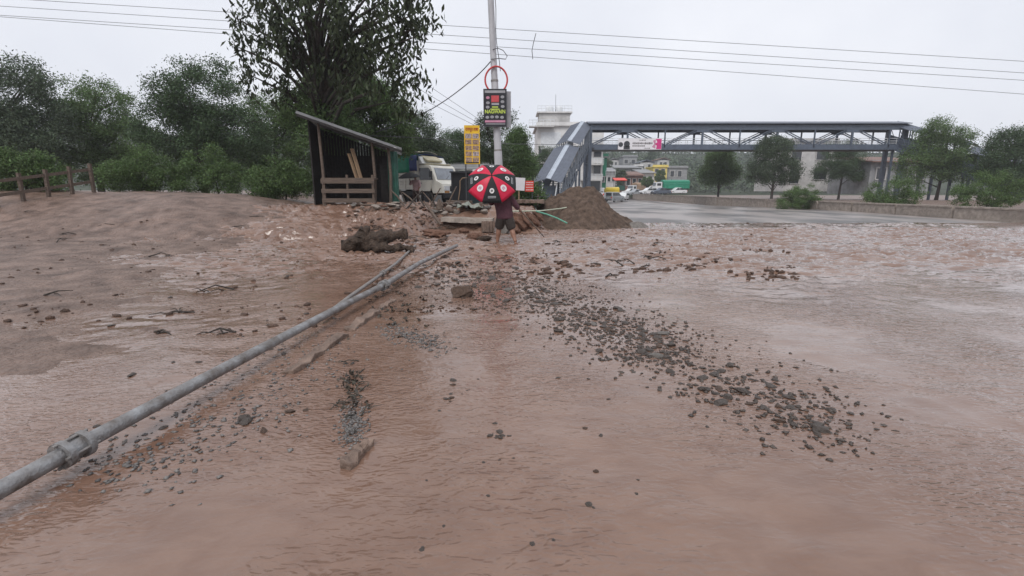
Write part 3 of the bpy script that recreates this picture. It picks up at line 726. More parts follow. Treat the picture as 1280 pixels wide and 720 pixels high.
# ------------------------------------------------------------------ vehicles
def wheel(t, x, y, r, w, hub='dullsteel'):
    wl = MB()
    prof = [(-w/2, r*.62), (-w/2, r*.93), (-w*.36, r), (w*.36, r), (w/2, r*.93), (w/2, r*.62)]
    n = 20; V = []; Fs = []
    for (yy, rr) in prof:
        for k in range(n):
            a = 2*math.pi*k/n; V.append((x+rr*math.cos(a), y+yy, r+rr*math.sin(a)))
    for i in range(len(prof)-1):
        for k in range(n): Fs.append((i*n+k, i*n+(k+1) % n, (i+1)*n+(k+1) % n, (i+1)*n+k))
    wl.add(V, Fs, 0, True); o = wl.build('wheel', 'rubber', t)
    h = MB(); h.tube([(x, y-w*.38, r), (x, y+w*.38, r)], r*.60, 16); h.tube([(x, y-w*.46, r), (x, y+w*.46, r)], r*.2, 10)
    h.build('rim', hub, o)
def car(label, px, Y, pyb, rz, Lc, Wc, Hc, paint, kind, name='parked_car', cat='car', group='vehicles parked along the far road'):
    q = P(px, pyb, Y); t = thing(name, label, cat, (q.x, Y, q.z), rz, group)
    l, h = Lc/2, Hc
    if kind == 'suv': prof = [(-l, .32), (-l*.98, h*.62), (-l*.90, h*.96), (-l*.75, h), (l*.12, h), (l*.46, h*.66), (l*.93, h*.57), (l, h*.40), (l*.98, .30)]
    elif kind == 'van': prof = [(-l, .32), (-l*.98, h*.95), (-l*.9, h), (l*.45, h), (l*.78, h*.62), (l*.97, h*.48), (l, .30)]
    else: prof = [(-l, .32), (-l*.98, h*.60), (-l*.62, h*.66), (-l*.34, h*.97), (l*.12, h), (l*.44, h*.66), (l*.92, h*.55), (l, h*.38), (l*.97, .28)]
    body = MB(); n = len(prof); V = []
    for (yy, sc) in ((-Wc/2, .0), (-Wc/2+.10, 1), (Wc/2-.10, 1), (Wc/2, .0)):
        for (x, z) in prof:
            tuck = .16*max(0, (z-h*.6)/(h*.4))*(1 if abs(yy) > Wc/2-.05 else .9)
            V.append((x*(.97 if sc == 0 else 1), yy*(1-tuck), z if sc else z-.04))
    Fs = [tuple(range(n))[::-1], tuple(range(3*n, 4*n))]
    for i in range(3):
        for k in range(n): Fs.append((i*n+k, i*n+(k+1) % n, (i+1)*n+(k+1) % n, (i+1)*n+k))
    body.add(V, Fs); body.build('body', paint, t)
    zt, zb = h*.93, h*.64
    def pane(name, pts, m='glass'):
        v = [Vector(p) for p in pts]; nn = (v[1]-v[0]).cross(v[2]-v[0]).normalized()
        b_ = MB(); b_.add([p+nn*.02 for p in v]+[p-nn*.03 for p in v], [(0, 1, 2, 3), (7, 6, 5, 4), (0, 4, 5, 1), (1, 5, 6, 2), (2, 6, 7, 3), (3, 7, 4, 0)]); b_.build(name, m, t)
    wt, wb = Wc/2*.87, Wc/2*.985
    xr = {'suv': -l*.80, 'van': -l*.86, 'sedan': -l*.40}[kind]; xrb = {'suv': -l*.88, 'van': -l*.9, 'sedan': -l*.60}[kind]
    xf = {'suv': l*.12, 'van': l*.46, 'sedan': l*.12}[kind]; xfb = {'suv': l*.40, 'van': l*.72, 'sedan': l*.38}[kind]
    for s in (-1, 1):
        xm = (xr+xf)/2
        pane('side_window', [(xrb, s*wb, zb), (xm-.04, s*wb, zb), (xm-.04, s*wt, zt), (xr, s*wt, zt)]); pane('side_window', [(xm+.04, s*wb, zb), (xfb-.08, s*wb, zb), (xf-.06, s*wt, zt), (xm+.04, s*wt, zt)])
    pane('windscreen', [(xfb+.05, -wb*.9, zb+.02), (xfb+.05, wb*.9, zb+.02), (xf+.07, wt*.86, zt), (xf+.07, -wt*.86, zt)], 'windscreen')
    if kind == 'sedan': pane('rear_window', [(xrb-.02, -wb*.85, zb+.04), (xrb-.02, wb*.85, zb+.04), (xr, wt*.85, zt), (xr, -wt*.85, zt)])
    else: pane('rear_window', [(-l*.985, -wb*.82, zb), (-l*.985, wb*.82, zb), (-l*.93, wt*.82, zt-.02), (-l*.93, -wt*.82, zt-.02)])
    for s in (-1, 1):
        MB().box((l*.965, s*Wc*.36, h*.42), (.12, .34, .16)).build('headlight', 'whitetrim', t)
        MB().box((-l*.985, s*Wc*.41, h*.47), (.07, .18, .28)).build('tail_light', 'placard', t)
        for x in (-l*.60, l*.62): wheel(t, x, s*(Wc/2-.10), .32, .2)
    MB().box((l*.985, 0, .38), (.12, Wc*.92, .18)).build('front_bumper', 'darksteel', t); MB().box((-l*.99, 0, .40), (.10, Wc*.92, .18)).build('rear_bumper', 'darksteel', t)
    MB().box((-l*1.0, 0, h*.42), (.03, .5, .12)).build('number_plate', 'whitetrim', t)
    return t
car('white van seen from behind at the right shoulder of the soil mound', 750, 80, 250, R(75), 4.2, 1.65, 2.0, 'carwhite', 'van', cat='van', name='parked_van')
car('silver sport utility car parked just past the soil mound', 767.5, 85, 252.5, R(48), 4.4, 1.75, 1.75, 'carsilver', 'suv')
car('white hatchback behind the silver car', 778.5, 95, 250.3, R(-115), 3.8, 1.65, 1.5, 'carwhite', 'suv')
car('grey saloon parked before the tan truck', 794, 112, 244.5, R(200), 4.2, 1.7, 1.45, 'carsilver', 'sedan')
car('white pickup shaped van near the green truck', 818, 115, 242.5, R(170), 4.6, 1.8, 1.9, 'carwhite', 'van', cat='van', name='parked_van')
car('small white car left of the orange truck', 787, 118, 243.5, R(200), 3.9, 1.65, 1.5, 'carwhite', 'sedan')
car('small white car between the tan truck and the white van', 810, 108, 243.2, R(195), 3.9, 1.65, 1.5, 'carwhite', 'suv')
car('dark grey car in front of the green tarpaulin truck', 826, 104, 243.2, R(188), 4.1, 1.7, 1.45, 'bluegrey', 'sedan')
car('white saloon at the far end of the parked row behind the roadside wall', 846, 110, 242.5, R(185), 4.2, 1.7, 1.45, 'carwhite', 'sedan')
def lorry(label, px, Y, pyb, rz, Lc, Wc, Hc, cabm, boxm, tarp=None):
    q = P(px, pyb, Y); t = thing('parked_truck', label, 'truck', (q.x, Y, q.z), rz, 'vehicles parked along the far road')
    l = Lc/2
    MB().box((0, 0, .75), (Lc*.98, Wc*.6, .25)).build('chassis', 'darksteel', t)
    MB().prism([(l*.60, .6), (l, .6), (l, 1.35), (l*.93, 2.3), (l*.62, 2.4)], 'y', -Wc/2+.05, Wc/2-.05).build('cab', cabm, t)
    MB().box((l*.975, 0, 1.8), (.06, Wc*.8, .75), Matrix.Rotation(R(-6), 3, 'Y')).build('windscreen', 'windscreen', t)
    for s in (-1, 1):
        MB().box((l*.79, s*(Wc/2-.04), 1.8), (l*.22, .05, .55)).build('side_window', 'glass', t); MB().box((l+.02, s*Wc*.36, .95), (.06, .3, .2)).build('headlight', 'whitetrim', t)
    cg = MB(); cg.box((-l*.22, 0, .9+(Hc-.9)/2), (Lc*.77, Wc, Hc-.9)); co_ = cg.build('cargo_body', boxm, t)
    rb = MB()
    for i in range(7):
        for s in (-1, 1): rb.box((-l*.95+i*Lc*.77/6.2, s*(Wc/2+.03), .9+(Hc-.9)/2), (.08, .06, Hc-1))
    for s in (-1, 1):
        for x in (-l*.55, l*.72): wheel(t, x, s*(Wc/2-.18), .46, .26)
    rb.build('rib', boxm, co_)
    if tarp:
        MB().prism([(-Wc/2-.05, Hc-.5), (-Wc*.4, Hc+.25), (0, Hc+.45), (Wc*.4, Hc+.25), (Wc/2+.05, Hc-.5)], 'x', -l*1.0, l*.55).build('tarpaulin', tarp, t)
lorry('truck with a bright yellow covered body half hidden by the soil mound', 752, 88, 249, R(178), 6.0, 2.2, 1.75, 'busyellow', 'busyellow', 'busyellow')
lorry('tan covered truck parked below the brown house', 799, 122, 243.5, R(205), 6.0, 2.3, 2.6, 'carwhite', 'tanpaint', 'tanpaint')
lorry('orange bodied truck parked behind the tan truck', 807, 132, 242, R(250), 6.2, 2.3, 3.0, 'orange', 'orange', 'tarpbuff')
lorry('long truck under a green tarpaulin at the far right of the road', 838, 112, 240.5, R(182), 8, 2.4, 2.4, 'carwhite', 'tarpgreen', 'tarpgreen')
# small red awning stall beside the far road
q = P(775, 238, 100); st = thing('roadside_stall', 'tiny stall with a red awning beside the far parked vehicles', 'stall', (q.x, 100, q.z))
for s in (-1, 1):
    for y in (0, 1.6): MB().box((s*1.0, y, 1.1), (.08, .08, 2.2)).build('post', 'darksteel', st)
MB().prism([(-.5, 2.0), (1.9, 2.5), (1.9, 2.6), (-.5, 2.1)], 'x', -1.3, 1.3).build('awning', 'placard', st)
MB().box((0, .3, .5), (2, .6, 1)).build('counter', 'greensheet', st)
# cream truck with tarpaulins, left back
def main_truck():
    q = P(548, 256, 28); t = thing('tarpaulin_truck', 'cream truck with green and blue tarpaulins over its cargo behind the shed', 'truck', (q.x, 28, q.z), R(-33)); t.scale = (1.1, 1.1, 1.1)
    W2 = .92
    MB().box((-2.1, 0, .62), (4.8, 1.0, .22)).build('chassis', 'darksteel', t)
    # cab: bonnet to the front (+x), origin at the front axle
    cab = MB()
    pr = [(-.48, .62), (-.48, 1.96), (-.38, 2.04), (.28, 2.02), (.40, 1.93), (.70, 1.26), (1.10, 1.08), (1.16, .62), (.48, .60), (.36, .88), (.14, 1.0), (-.14, 1.0), (-.36, .88), (-.44, .60)]
    cab.prism(pr, 'y', -W2, W2); cab.build('cab', 'truckwhite', t, bevel=.025)
    ws = MB(); a, c = Vector((.425, 0, 1.87)), Vector((.685, 0, 1.30)); n = Vector((.57, 0, .26)).normalized()*.025
    V = [c+n+Vector((0, -.78, 0)), c+n+Vector((0, .78, 0)), a+n+Vector((0, .72, 0)), a+n+Vector((0, -.72, 0))]; V += [v-n*1.6 for v in V]
    ws.add(V, [(0, 1, 2, 3), (7, 6, 5, 4), (0, 4, 5, 1), (1, 5, 6, 2), (2, 6, 7, 3), (3, 7, 4, 0)]); wso = ws.build('windscreen', 'windscreen', t)
    MB().bar((.70, -.1, 1.33), (.57, .35, 1.58), .02).build('wiper', 'black', wso)
    for s in (-1, 1):
        y = s*(W2+.012)
        d = MB(); d.prism([(-.42, .72), (-.42, 1.22), (.40, 1.22), (.40, 1.02), (.32, .72)], 'y', y-.012, y+.012); do = d.build('door', 'truckwhite', t)
        MB().box((-.30, y+s*.02, 1.12), (.14, .03, .035)).build('handle', 'black', do)
        d = MB(); d.prism([(-.40, 1.28), (-.40, 1.88), (.22, 1.88), (.33, 1.80), (.50, 1.28)], 'y', y-.012, y+.012); d.build('side_window', 'glass', t)
        MB().box((1.15, s*.62, .86), (.07, .36, .22)).build('headlight', 'whitetrim', t)
        MB().box((1.16, s*.62, .68), (.06, .30, .10)).build('indicator', 'orange', t)
        mr = MB(); mr.bar((.45, s*W2, 1.5), (.62, s*(W2+.25), 1.6), .025); mr.box((.62, s*(W2+.27), 1.55), (.06, .16, .3)); mr.build('mirror', 'black', t)
        wheel(t, 0, s*(W2-.12), .40, .22, 'darksteel'); wheel(t, -2.9, s*(W2-.12), .40, .34, 'darksteel')
    MB().box((1.2, 0, .50), (.16, 1.84, .24)).build('front_bumper', 'black', t, bevel=.02)
    MB().box((1.17, 0, .84), (.05, .72, .26)).build('grille', 'black', t)
    MB().box((1.30, 0, .50), (.02, .5, .12)).build('number_plate', 'whitetrim', t)
    MB().box((-.05, 0, 2.07), (.7, 1.5, .07)).build('cab_visor', 'tarpbuff', t, bevel=.02)
    # slatted cargo body
    cg = MB(); cg.box((-2.26, 0, .86), (3.4, 1.96, .10)); 
    cargo = cg.build('cargo_body', 'truckwhite', t)
    for s in (-1, 1):
        sb = MB()
        for i in range(6): sb.box((-2.26, s*.97, .98+i*.155), (3.4, .05, .125))
        for x in (-3.92, -3.1, -2.26, -1.4, -.6): sb.box((x, s*1.01, 1.38), (.08, .05, 1.05))
        sb.build('slatted_side', 'truckwhite', cargo)
    MB().box((-.55, 0, 1.55), (.06, 1.96, 1.4)).build('headboard', 'truckwhite', cargo); MB().box((-3.95, 0, 1.4), (.06, 1.96, 1.1)).build('tailboard', 'truckwhite', cargo)
    def tarp(name, x0, x1, z0, m, ztop, seed):
        V = []; nx, ns = 10, 17
        for i in range(nx+1):
            for j in range(ns+1):
                s = j/ns*2-1; x = x0+(x1-x0)*i/nx
                if abs(s) > .55: y = math.copysign(1.06, s); z = ztop-.12-(abs(s)-.55)/.45*(ztop-.12-z0)
                else: y = s/.55*1.03; z = ztop-.12*abs(s/.55)**3
                nn = mnoise.fractal(Vector((x*2+seed, y*2, z*2)), 1, 2, 3)*.05
                V.append((x+nn*.4, y+math.copysign(abs(nn), y)*.8, z+nn))
        Fs = [(i*(ns+1)+j, i*(ns+1)+j+1, (i+1)*(ns+1)+j+1, (i+1)*(ns+1)+j) for i in range(nx) for j in range(ns)]
        m_ = MB(); m_.add(V, Fs, 0, True); o = m_.build(name, m, t)
        md = o.modifiers.new('thick', 'SOLIDIFY'); md.thickness = .015
        return o
    o = tarp('tarpaulin', -4.0, -.98, 1.66, 'tarpgreen', 2.62, 1); o['label'] = 'green tarpaulin over the rear of the cargo'
    o = tarp('tarpaulin', -.96, -.44, 1.72, 'tarpblue', 2.60, 5); o['label'] = 'blue tarpaulin over the front of the cargo'
    m_ = MB(); m_.prism([(-.43, 2.05), (-.43, 2.46), (-.38, 2.46), (-.15, 2.10), (-.3, 2.06)], 'y', -.95, .95); m_.build('load', 'tarpwhite', t, bevel=.03)
    o = tarp('tarpaulin', -3.6, -.9, 2.64, 'tarpbuff', 2.75, 9); o['label'] = 'buff sheet laid over the top of the load'
    m_ = MB(); m_.box((-.30, -.1, 2.36), (.55, 1.2, .12), Matrix.Rotation(R(28), 3, 'Y')); m_.build('rolled_cover', 'tarpbuff', t, bevel=.05)
main_truck()
# ------------------------------------------------------------------ shed, kiosk, low building
def shed():
    Y = 18.2; k = PXM(Y); q = P(470, 254, Y); z0 = q.z; xl = P(360, 254, Y).x; xr = P(501, 254, Y).x
    t = thing('timber_shed', 'dark open fronted timber shed with a tin roof sloping to the right', 'shed', (q.x, Y, z0), R(13))
    X = lambda px: P(px, 220, Y).x-q.x
    Z = lambda py: P(470, py, Y).z-z0
    xl, xr = X(396), X(496)
    za, zb = Z(166), Z(189); sl = (zb-za)/(X(503)-X(438)); zt = lambda x: za+sl*(x-X(438))
    rf = MB(); n = 60
    V = []
    for i in range(n+1):
        x = xl-.3+(xr+.22-xl)*i/n+.0; zz = zt(x)+.03*math.sin(0)
        for y, dz in ((-.55, 0), (3.2, .1)): V += [(x, y, zz+dz+.05), (x, y, zz+dz)]
    Fs = []
    for i in range(n):
        a = i*4; b_ = a+4; Fs += [(a, a+2, b_+2, b_), (a+1, b_+1, b_+3, a+3), (a, b_, b_+1, a+1), (a+2, a+3, b_+3, b_+2)]
    rf.add(V, Fs); roof = rf.build('roof', 'tinroof', t)
    f = MB()
    for y in np.linspace(-.4, 3.0, 14): f.bar((xl-.3, y, zt(xl-.3)+.085), (xr+.2, y, zt(xr+.2)+.085), .05, .035)
    f.build('corrugation', 'tinroof', roof)
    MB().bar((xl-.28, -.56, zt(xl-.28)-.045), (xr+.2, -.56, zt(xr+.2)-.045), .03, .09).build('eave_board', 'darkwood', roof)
    for i, px in enumerate((408, 468, 487)):
        x = X(px); MB().tube([(x-.02, -.2, -.1), (x+.03, -.2, 1.0), (x-.01, -.2, zt(x)-.02)], [.06, .055, .05], 8).build('post', 'wood', t)
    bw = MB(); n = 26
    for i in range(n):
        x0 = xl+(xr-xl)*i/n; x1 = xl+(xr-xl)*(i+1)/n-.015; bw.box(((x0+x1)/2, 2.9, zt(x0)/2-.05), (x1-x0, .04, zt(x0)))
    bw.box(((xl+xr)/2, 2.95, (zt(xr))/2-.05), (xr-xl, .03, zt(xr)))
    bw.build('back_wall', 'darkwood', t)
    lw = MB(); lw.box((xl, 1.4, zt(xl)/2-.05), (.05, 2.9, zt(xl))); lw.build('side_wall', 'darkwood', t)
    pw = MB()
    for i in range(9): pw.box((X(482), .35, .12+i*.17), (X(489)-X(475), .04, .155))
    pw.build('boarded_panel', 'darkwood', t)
    # green sheet end, corrugated
    V = []; n = 36; x0, x1 = X(485), X(498)
    g = MB(); y0, y1 = -.15, 1.8
    pts = []
    for i in range(n+1):
        f_ = i/n; w_ = .025*math.sin(i*1.4)
        if f_ < .3: pts.append((x0+(x1-.05-x0)*f_/.3, y0+w_))
        else: pts.append((x1-.05+w_, y0+(y1-y0)*(f_-.3)/.7))
    for (x, y) in pts: V += [(x, y, -.1), (x, y, zt(x1)-.06)]
    g.add(V, [(2*i, 2*i+2, 2*i+3, 2*i+1) for i in range(n)]); o = g.build('end_sheet', 'greensheet', t)
    md = o.modifiers.new('thick', 'SOLIDIFY'); md.thickness = .012
    return q, Y, X, Z, z0
q, Y, X, Z, z0 = shed()
def fence_left():
    a_, c_ = P(-40, 262, 14.5), P(120, 255, 17.5); a_.z = TOP(a_.x, 14.5); c_.z = TOP(c_.x, 17.5); t = thing('wooden_fence', 'leaning wooden rail fence at the far left of the muddy verge', 'fence', a_)
    for i in range(6):
        p_ = (c_-a_)*(i/5); MB().bar(p_-Vector((0, 0, .2)), p_+Vector((.04*math.sin(i*5), .03, 1.05)), .09).build('post', 'wood', t)
    for z in (.45, .88): MB().bar(Vector((0, -.06, z)), (c_-a_)+Vector((0, -.06, z-.05)), .03, .10).build('rail', 'wood', t)
fence_left()
b_ = thing('timber_rack', 'rough wooden rack of boards standing at the front of the shed', 'rack', (q.x, Y-.75, z0))
for px in (414, 442, 472.5): MB().box((X(px), 0, .48), (.07, .07, 1.1)).build('post', 'wood', b_)
for zz in (.12, .46, .80): MB().box(((X(411)+X(475))/2, -.05, zz), (X(475)-X(411), .05, .15)).build('board', 'wood', b_)
MB().box(((X(411)+X(475))/2, .22, .90), (X(475)-X(411), .5, .05)).build('top_board', 'wood', b_)
for k_, (p0, p1, lab) in enumerate([(452, 440, 'tan plank leaning inside the shed, the longer of two'), (447, 436, 'narrow tan plank leaning beside the longer one in the shed')]):
    a = P(p0, 226, Y-.3); c = P(p1, 186+6*k_, Y-.1); m_ = MB(); m_.bar(a, c, .15-.03*k_, .035); tag(m_.build('plank', 'tanwood'), lab, 'plank', 'planks leaning in the shed')
qq = P(489, 189, Y+.3); o = link('sack', rock_mesh('sack', 'tarpwhite', 3, .25, .5, 5, 2)); o.location = (qq.x, Y+.3, qq.z+.10); o.scale = (.20, .25, .17); tag(o, 'crumpled white sack lying on the low end of the shed roof', 'sack')
def kiosk():
    Y = 22; q = P(584, 256, Y); t = thing('kiosk', 'low black sheet kiosk with dark teal side behind the rubble', 'kiosk', (q.x, Y, q.z))
    X = lambda px: P(px, 230, Y).x-q.x
    h = P(584, 216, Y).z-q.z
    MB().box(((X(564)+X(586))/2, .7, h/2), (X(586)-X(564), 1.4, h)).build('front_wall', 'black', t)
    MB().box(((X(586)+X(612))/2, .72, h/2-.03), (X(612)-X(586)-.006, 1.4, h-.06)).build('side_wall', 'teal', t)
    rf = MB(); rf.box(((X(563)+X(613))/2, .65, h+.03), (X(613)-X(563), 1.75, .06)); rf.build('roof', 'darksteel', t)
    fr = MB()
    for px in (565, 585.5): fr.box((X(px), -.02, h/2), (.05, .04, h))
    fr.build('frame', 'darksteel', t)
    return Y
Yk = kiosk()
for k_, (px, py) in enumerate([(579, 214), (586, 213.5), (595, 214)]):
    qq = P(px, py, Yk+.4); o = link('sack', rock_mesh('sack', ['tarpgrey', 'greystone', 'tarpwhite'][k_], 3, .3, .5, 31+k_, 3)); o.location = (qq.x, Yk+.4, qq.z-.02); o.scale = (.26, .3, .2)
    tag(o, ['grey green bundle on the left of the kiosk roof', 'dark grey bundle on the middle of the kiosk roof', 'whitish bundle on the kiosk roof under the yellow banner'][k_], 'bundle', 'bundles on the kiosk roof')
m_ = MB(); pp = [P(*a) for a in [(573, 250, 21.7), (575, 236, 21.7), (575, 226, 21.75), (578, 222.5, 21.75), (584, 222, 21.75)]]
m_.tube(pp, .022, 8); tag(m_.build('bent_pipe', 'rope'), 'thin tan bent pipe standing against the black kiosk', 'pipe')
hb = house('low_building', 'long low grey building with a pale roof edge behind the truck cab', 500, 208, 636, 240, 37, 6, 'greywall', 'shed', 'tinroof', [(.12, .3, .2, .8), (.55, .3, .63, .8)], cat='building')
# ------------------------------------------------------------------ pole, sign, hoop, banner, wires
PY = 17.0
pb = P(625.5, 236, PY); pt = P(612.5, -20, PY)
pz = .70; base = Vector((pb.x+.02, PY, pz-.2)); d = pt-base
pole = thing('utility_pole', 'tall grey steel utility pole leaning slightly left behind the umbrella', 'pole', base)
MB().tube([(0, 0, -.3), d*.30, d*.32, d*.6, d*.62, d], [.155, .14, .125, .118, .108, .10], 16).build('shaft', 'polegrey', pole)
for f in (.31, .61): MB().tube([d*(f-.004), d*(f+.004)], .145-.03*f, 16).build('joint_band', 'dullsteel', pole)
def on_pole(py):
    lo, hi = 0., 1.
    for _ in range(40):
        m_ = (lo+hi)/2; p_ = base+d*m_; v = p_-Vector((0, 0, EYE)); zc = v.y*CP-v.z*SP; yc = v.y*SP+v.z*CP
        if 360-F*yc/zc > py: lo = m_
        else: hi = m_
    return base+d*lo
# black sign
Ys = PY-.24; a = P(605, 112, Ys); c = P(632.5, 157.5, Ys); sw, sh = c.x-a.x, a.z-c.z
sg = thing('advert_sign', 'black advertising sign lettered NAGWAIN fixed to the pole', 'sign', (a.x, Ys, c.z))
MB().box((sw/2, .03, sh/2), (sw, .05, sh)).build('panel', 'signblack', sg)
f = MB()
for (x, z, wx_, hz_) in ((sw/2, sh+.012, sw+.05, .025), (sw/2, -.012, sw+.05, .025), (-.012, sh/2, .025, sh), (sw+.012, sh/2, .025, sh)): f.box((x, .03, z), (wx_, .07, hz_))
f.build('frame', 'darksteel', sg)
MB().box((sw+.09, .20, sh/2-.02), (.15, .04, sh*1.0), R(12)).build('rear_panel', 'signgrey', sg)
br = MB()
for z in (.25, sh-.25): br.box((sw*.55, .14, z), (.3, .17, .05))
br.build('bracket', 'darksteel', sg)
def text_mesh(name, s, size, m, parent, loc, align='CENTER', sx=1, bold=0):
    cu = bpy.data.curves.new('tmp', 'FONT'); cu.body = s; cu.size = size; cu.align_x = align; cu.align_y = 'CENTER'; cu.extrude = .002; cu.offset = bold
    o = bpy.data.objects.new('tmp', cu); COL.objects.link(o)
    dg = bpy.context.evaluated_depsgraph_get(); me = bpy.data.meshes.new_from_object(o.evaluated_get(dg)); bpy.data.objects.remove(o)
    me.materials.clear(); me.materials.append(M[m]); me.name = name
    o = link(name, me, parent); o.location = loc; o.rotation_euler = (math.pi/2, 0, 0); o.scale = (sx, 1, 1)
    return o
text_mesh('lettering', 'NAGWAIN', .165, 'lime', sg, (sw/2, -.002, sh*.395), sx=.86, bold=.004)
def plate(x0, v0, x1, v1, m, name='printed_panel'):
    MB().box((sw*(x0+x1)/2, .002, sh*(1-(v0+v1)/2)), (sw*(x1-x0), .008, sh*(v1-v0))).build(name, m, sg)
plate(.03, .02, .97, .09, 'signgrey'); plate(.33, .16, .68, .36, 'signred'); plate(.34, .34, .68, .42, 'signgrey'); plate(.36, .46, .64, .49, 'lime'); plate(.28, .52, .70, .545, 'lime')
for (u, v) in ((.17, .22), (.84, .20), (.17, .36), (.84, .33), (.16, .48), (.85, .46), (.14, .76), (.36, .75), (.58, .75), (.82, .76)):
    f = MB(); f.disc((sw*u, -.003, sh*(1-v)), sw*.085, (0, -1, 0), 16, sy=.75); f.box((sw*u, -.008, sh*(1-v-.012)), (sw*.1, .006, sh*.02)); f.build('printed_roundel', 'signgrey' if v > .25 or u > .5 else 'signpink', sg)
plate(.03, .84, .97, .90, 'signpink'); plate(.06, .93, .97, .955, 'signgrey')
# hoop
oc = on_pole(101); m_ = MB(); rr = 13/PXM(PY)
m_.tube([(oc.x+.06+rr*math.cos(t)*1.0, PY-.14+.02*math.sin(3*t), oc.z+rr*math.sin(t)*1.12) for t in np.linspace(0, 2*math.pi, 41)], .03, 8, cap=False)
tag(m_.build('hoop', 'hoopred'), 'round red pipe hoop fixed to the pole above the black sign', 'hoop')
# cable down the pole and loop
m_ = MB(); m_.tube([P(617+i*.9+math.sin(i)*1.2, -15+i*13, PY-.16) for i in range(9)], .014, 6); tag(m_.build('hanging_cable', 'wire'), 'loose cable hanging down beside the upper pole', 'cable')
m_ = MB(); m_.tube([P(*a) for a in [(616, 62, PY-.13), (622, 60, PY-.2), (629, 63, PY-.25), (634, 70, PY-.25), (632, 74, PY-.2), (624, 73, PY-.15), (614, 74, PY-.13)]], .014, 6); tag(m_.build('cable_loop', 'wire'), 'small cable loop sticking out right of the pole', 'cable')
def wire(pts, r, label, sub=14, sag=0., cat='wire'):
    pts = [Vector(p) for p in pts]; out = []
    for i in range(len(pts)-1):
        for j in range(sub): 
            f = j/sub; p_ = pts[i].lerp(pts[i+1], f); p_.z -= sag*4*f*(1-f); out.append(p_)
    out.append(pts[-1]); m_ = MB(); m_.tube(out, r, 5); return tag(m_.build('overhead_wire', 'wire'), label, cat, 'overhead wires')
def span(y0, y1, Y, px0=-300, px1=1500):
    """a straight span through the heights y0 at px 550 and y1 at px 841"""
    s = (y1-y0)/291; a_ = P(550, y0, Y); c_ = P(841, y1, Y); dd = (c_-a_)/(c_.x-a_.x)
    xa, xb = P(px0, 60, Y).x, P(px1, 60, Y).x
    return [a_+dd*(xa-a_.x), a_, c_, c_+dd*(xb-c_.x)]
ord_ = ['highest', 'second highest', 'third', 'lowest']
YW = 22
for i, (a_, c_) in enumerate([(31.5, 49.5), (43.5, 62.5), (54, 72.5), (62.5, 84.5)]):
    wire(span(a_, c_, YW+.15*i), .010, ord_[i]+' of the four parallel wires crossing the sky behind the pole', 10)
m_ = MB(); m_.tube([P(670, 41.5, YW), P(667, 53, YW+.15), P(665, 63, YW+.3), P(666, 74, YW+.45)], .016, 5); tag(m_.build('wire_spacer', 'wire'), 'short vertical spacer tying the four parallel wires together', 'spacer')
wire([on_pole(78)+Vector((-.1, -.1, 0)), P(585, 104, 18.4), P(540, 136, 20), P(470, 165, 22)], .018, 'thick service cable sloping from the pole down to the left', 8, .04)
for i, (a_, b2) in enumerate([((540, 110), (600, 150)), ((535, 118), (600, 155)), ((528, 124), (596, 158))]):
    wire([P(a_[0]-60, a_[1]-36, 30), P(a_[0], a_[1], 31), P(b2[0], b2[1], 33), P(b2[0]+50, b2[1]+20, 34)], .012, ['upper', 'middle', 'lower'][i]+' of three thin faint wires slanting down to the black sign', 6)
wire([P(380, 166, 24), P(520, 172, 23.6), P(640, 180, 23.3), P(720, 181, 23)], .012, 'thin brownish wire strung level in front of the trees', 8)
# yellow banner
Yb = 20; a = P(580, 156.5, Yb); c = P(600, 205, Yb); bw_, bh = c.x-a.x, a.z-c.z
yb = thing('food_banner', 'tall yellow food banner with rows of dish pictures above the kiosk', 'banner', (a.x, Yb, c.z), R(4))
MB().box((bw_/2, .02, bh/2), (bw_, .03, bh)).build('panel', 'banyellow', yb)
f = MB()
for x in (.04, bw_-.04): f.box((x, .06, bh/2-.9), (.05, .05, bh+1.8))
f.build('support_post', 'darksteel', yb)
for i in range(5):
    for j in range(2):
        z = bh*(1-.205-.153*i-.07)
        MB().box((bw_*(.265+.47*j), .0, z), (bw_*.41, .012, bh*.125)).build('dish_picture', 'photo2' if i in (0, 3) and j else ('photo2' if i == 0 else 'photo1'), yb)
MB().box((bw_/2, .0, bh*.035), (bw_*.86, .012, bh*.03)).build('printed_strip', 'shorts', yb)
text_mesh('lettering', 'राजपूत ढाबा', .185, 'banred', yb, (bw_/2, -.002, bh*.895), sx=.62, bold=.004)
# placards and wire fence right of the person
Yf = 19.5; a = P(641, 222, Yf); c = P(656, 238, Yf); pl_ = thing('notice_board', 'plain white board on a post right of the umbrella', 'board', (a.x, Yf, c.z))
MB().box(((c.x-a.x)/2, 0, (a.z-c.z)/2), (c.x-a.x, .03, a.z-c.z), Matrix.Rotation(R(4), 3, 'Y')).build('panel', 'bannerwhite', pl_); MB().box((.25, .04, -.3), (.05, .05, 1.0)).build('post', 'rope', pl_)
a = P(656.5, 226, Yf); c = P(667, 239.5, Yf); pl_ = thing('red_placard', 'small red placard with white lines beside the white board', 'placard', (a.x, Yf+.05, c.z))
wd, ht = c.x-a.x, a.z-c.z
MB().box((wd/2, 0, ht/2), (wd, .02, ht)).build('panel', 'placard', pl_); MB().box((wd-.05, .035, -.2), (.04, .04, ht+1.1)).build('post', 'darksteel', pl_)
f = MB(); rs = random.Random(9)
for v in (.84, .64, .40, .16):
    u = .08
    while u < .9: s = rs.uniform(.06, .16); f.box((wd*(u+s/2), -.013, ht*v), (wd*s*.8, .006, ht*.08)); u += s+.02
f.build('text_lines', 'umbwhite', pl_)
wf = thing('wire_fence', 'low wire fence with thin wooden stakes behind the earth blocks', 'fence', (0.1, 19.8, .62))
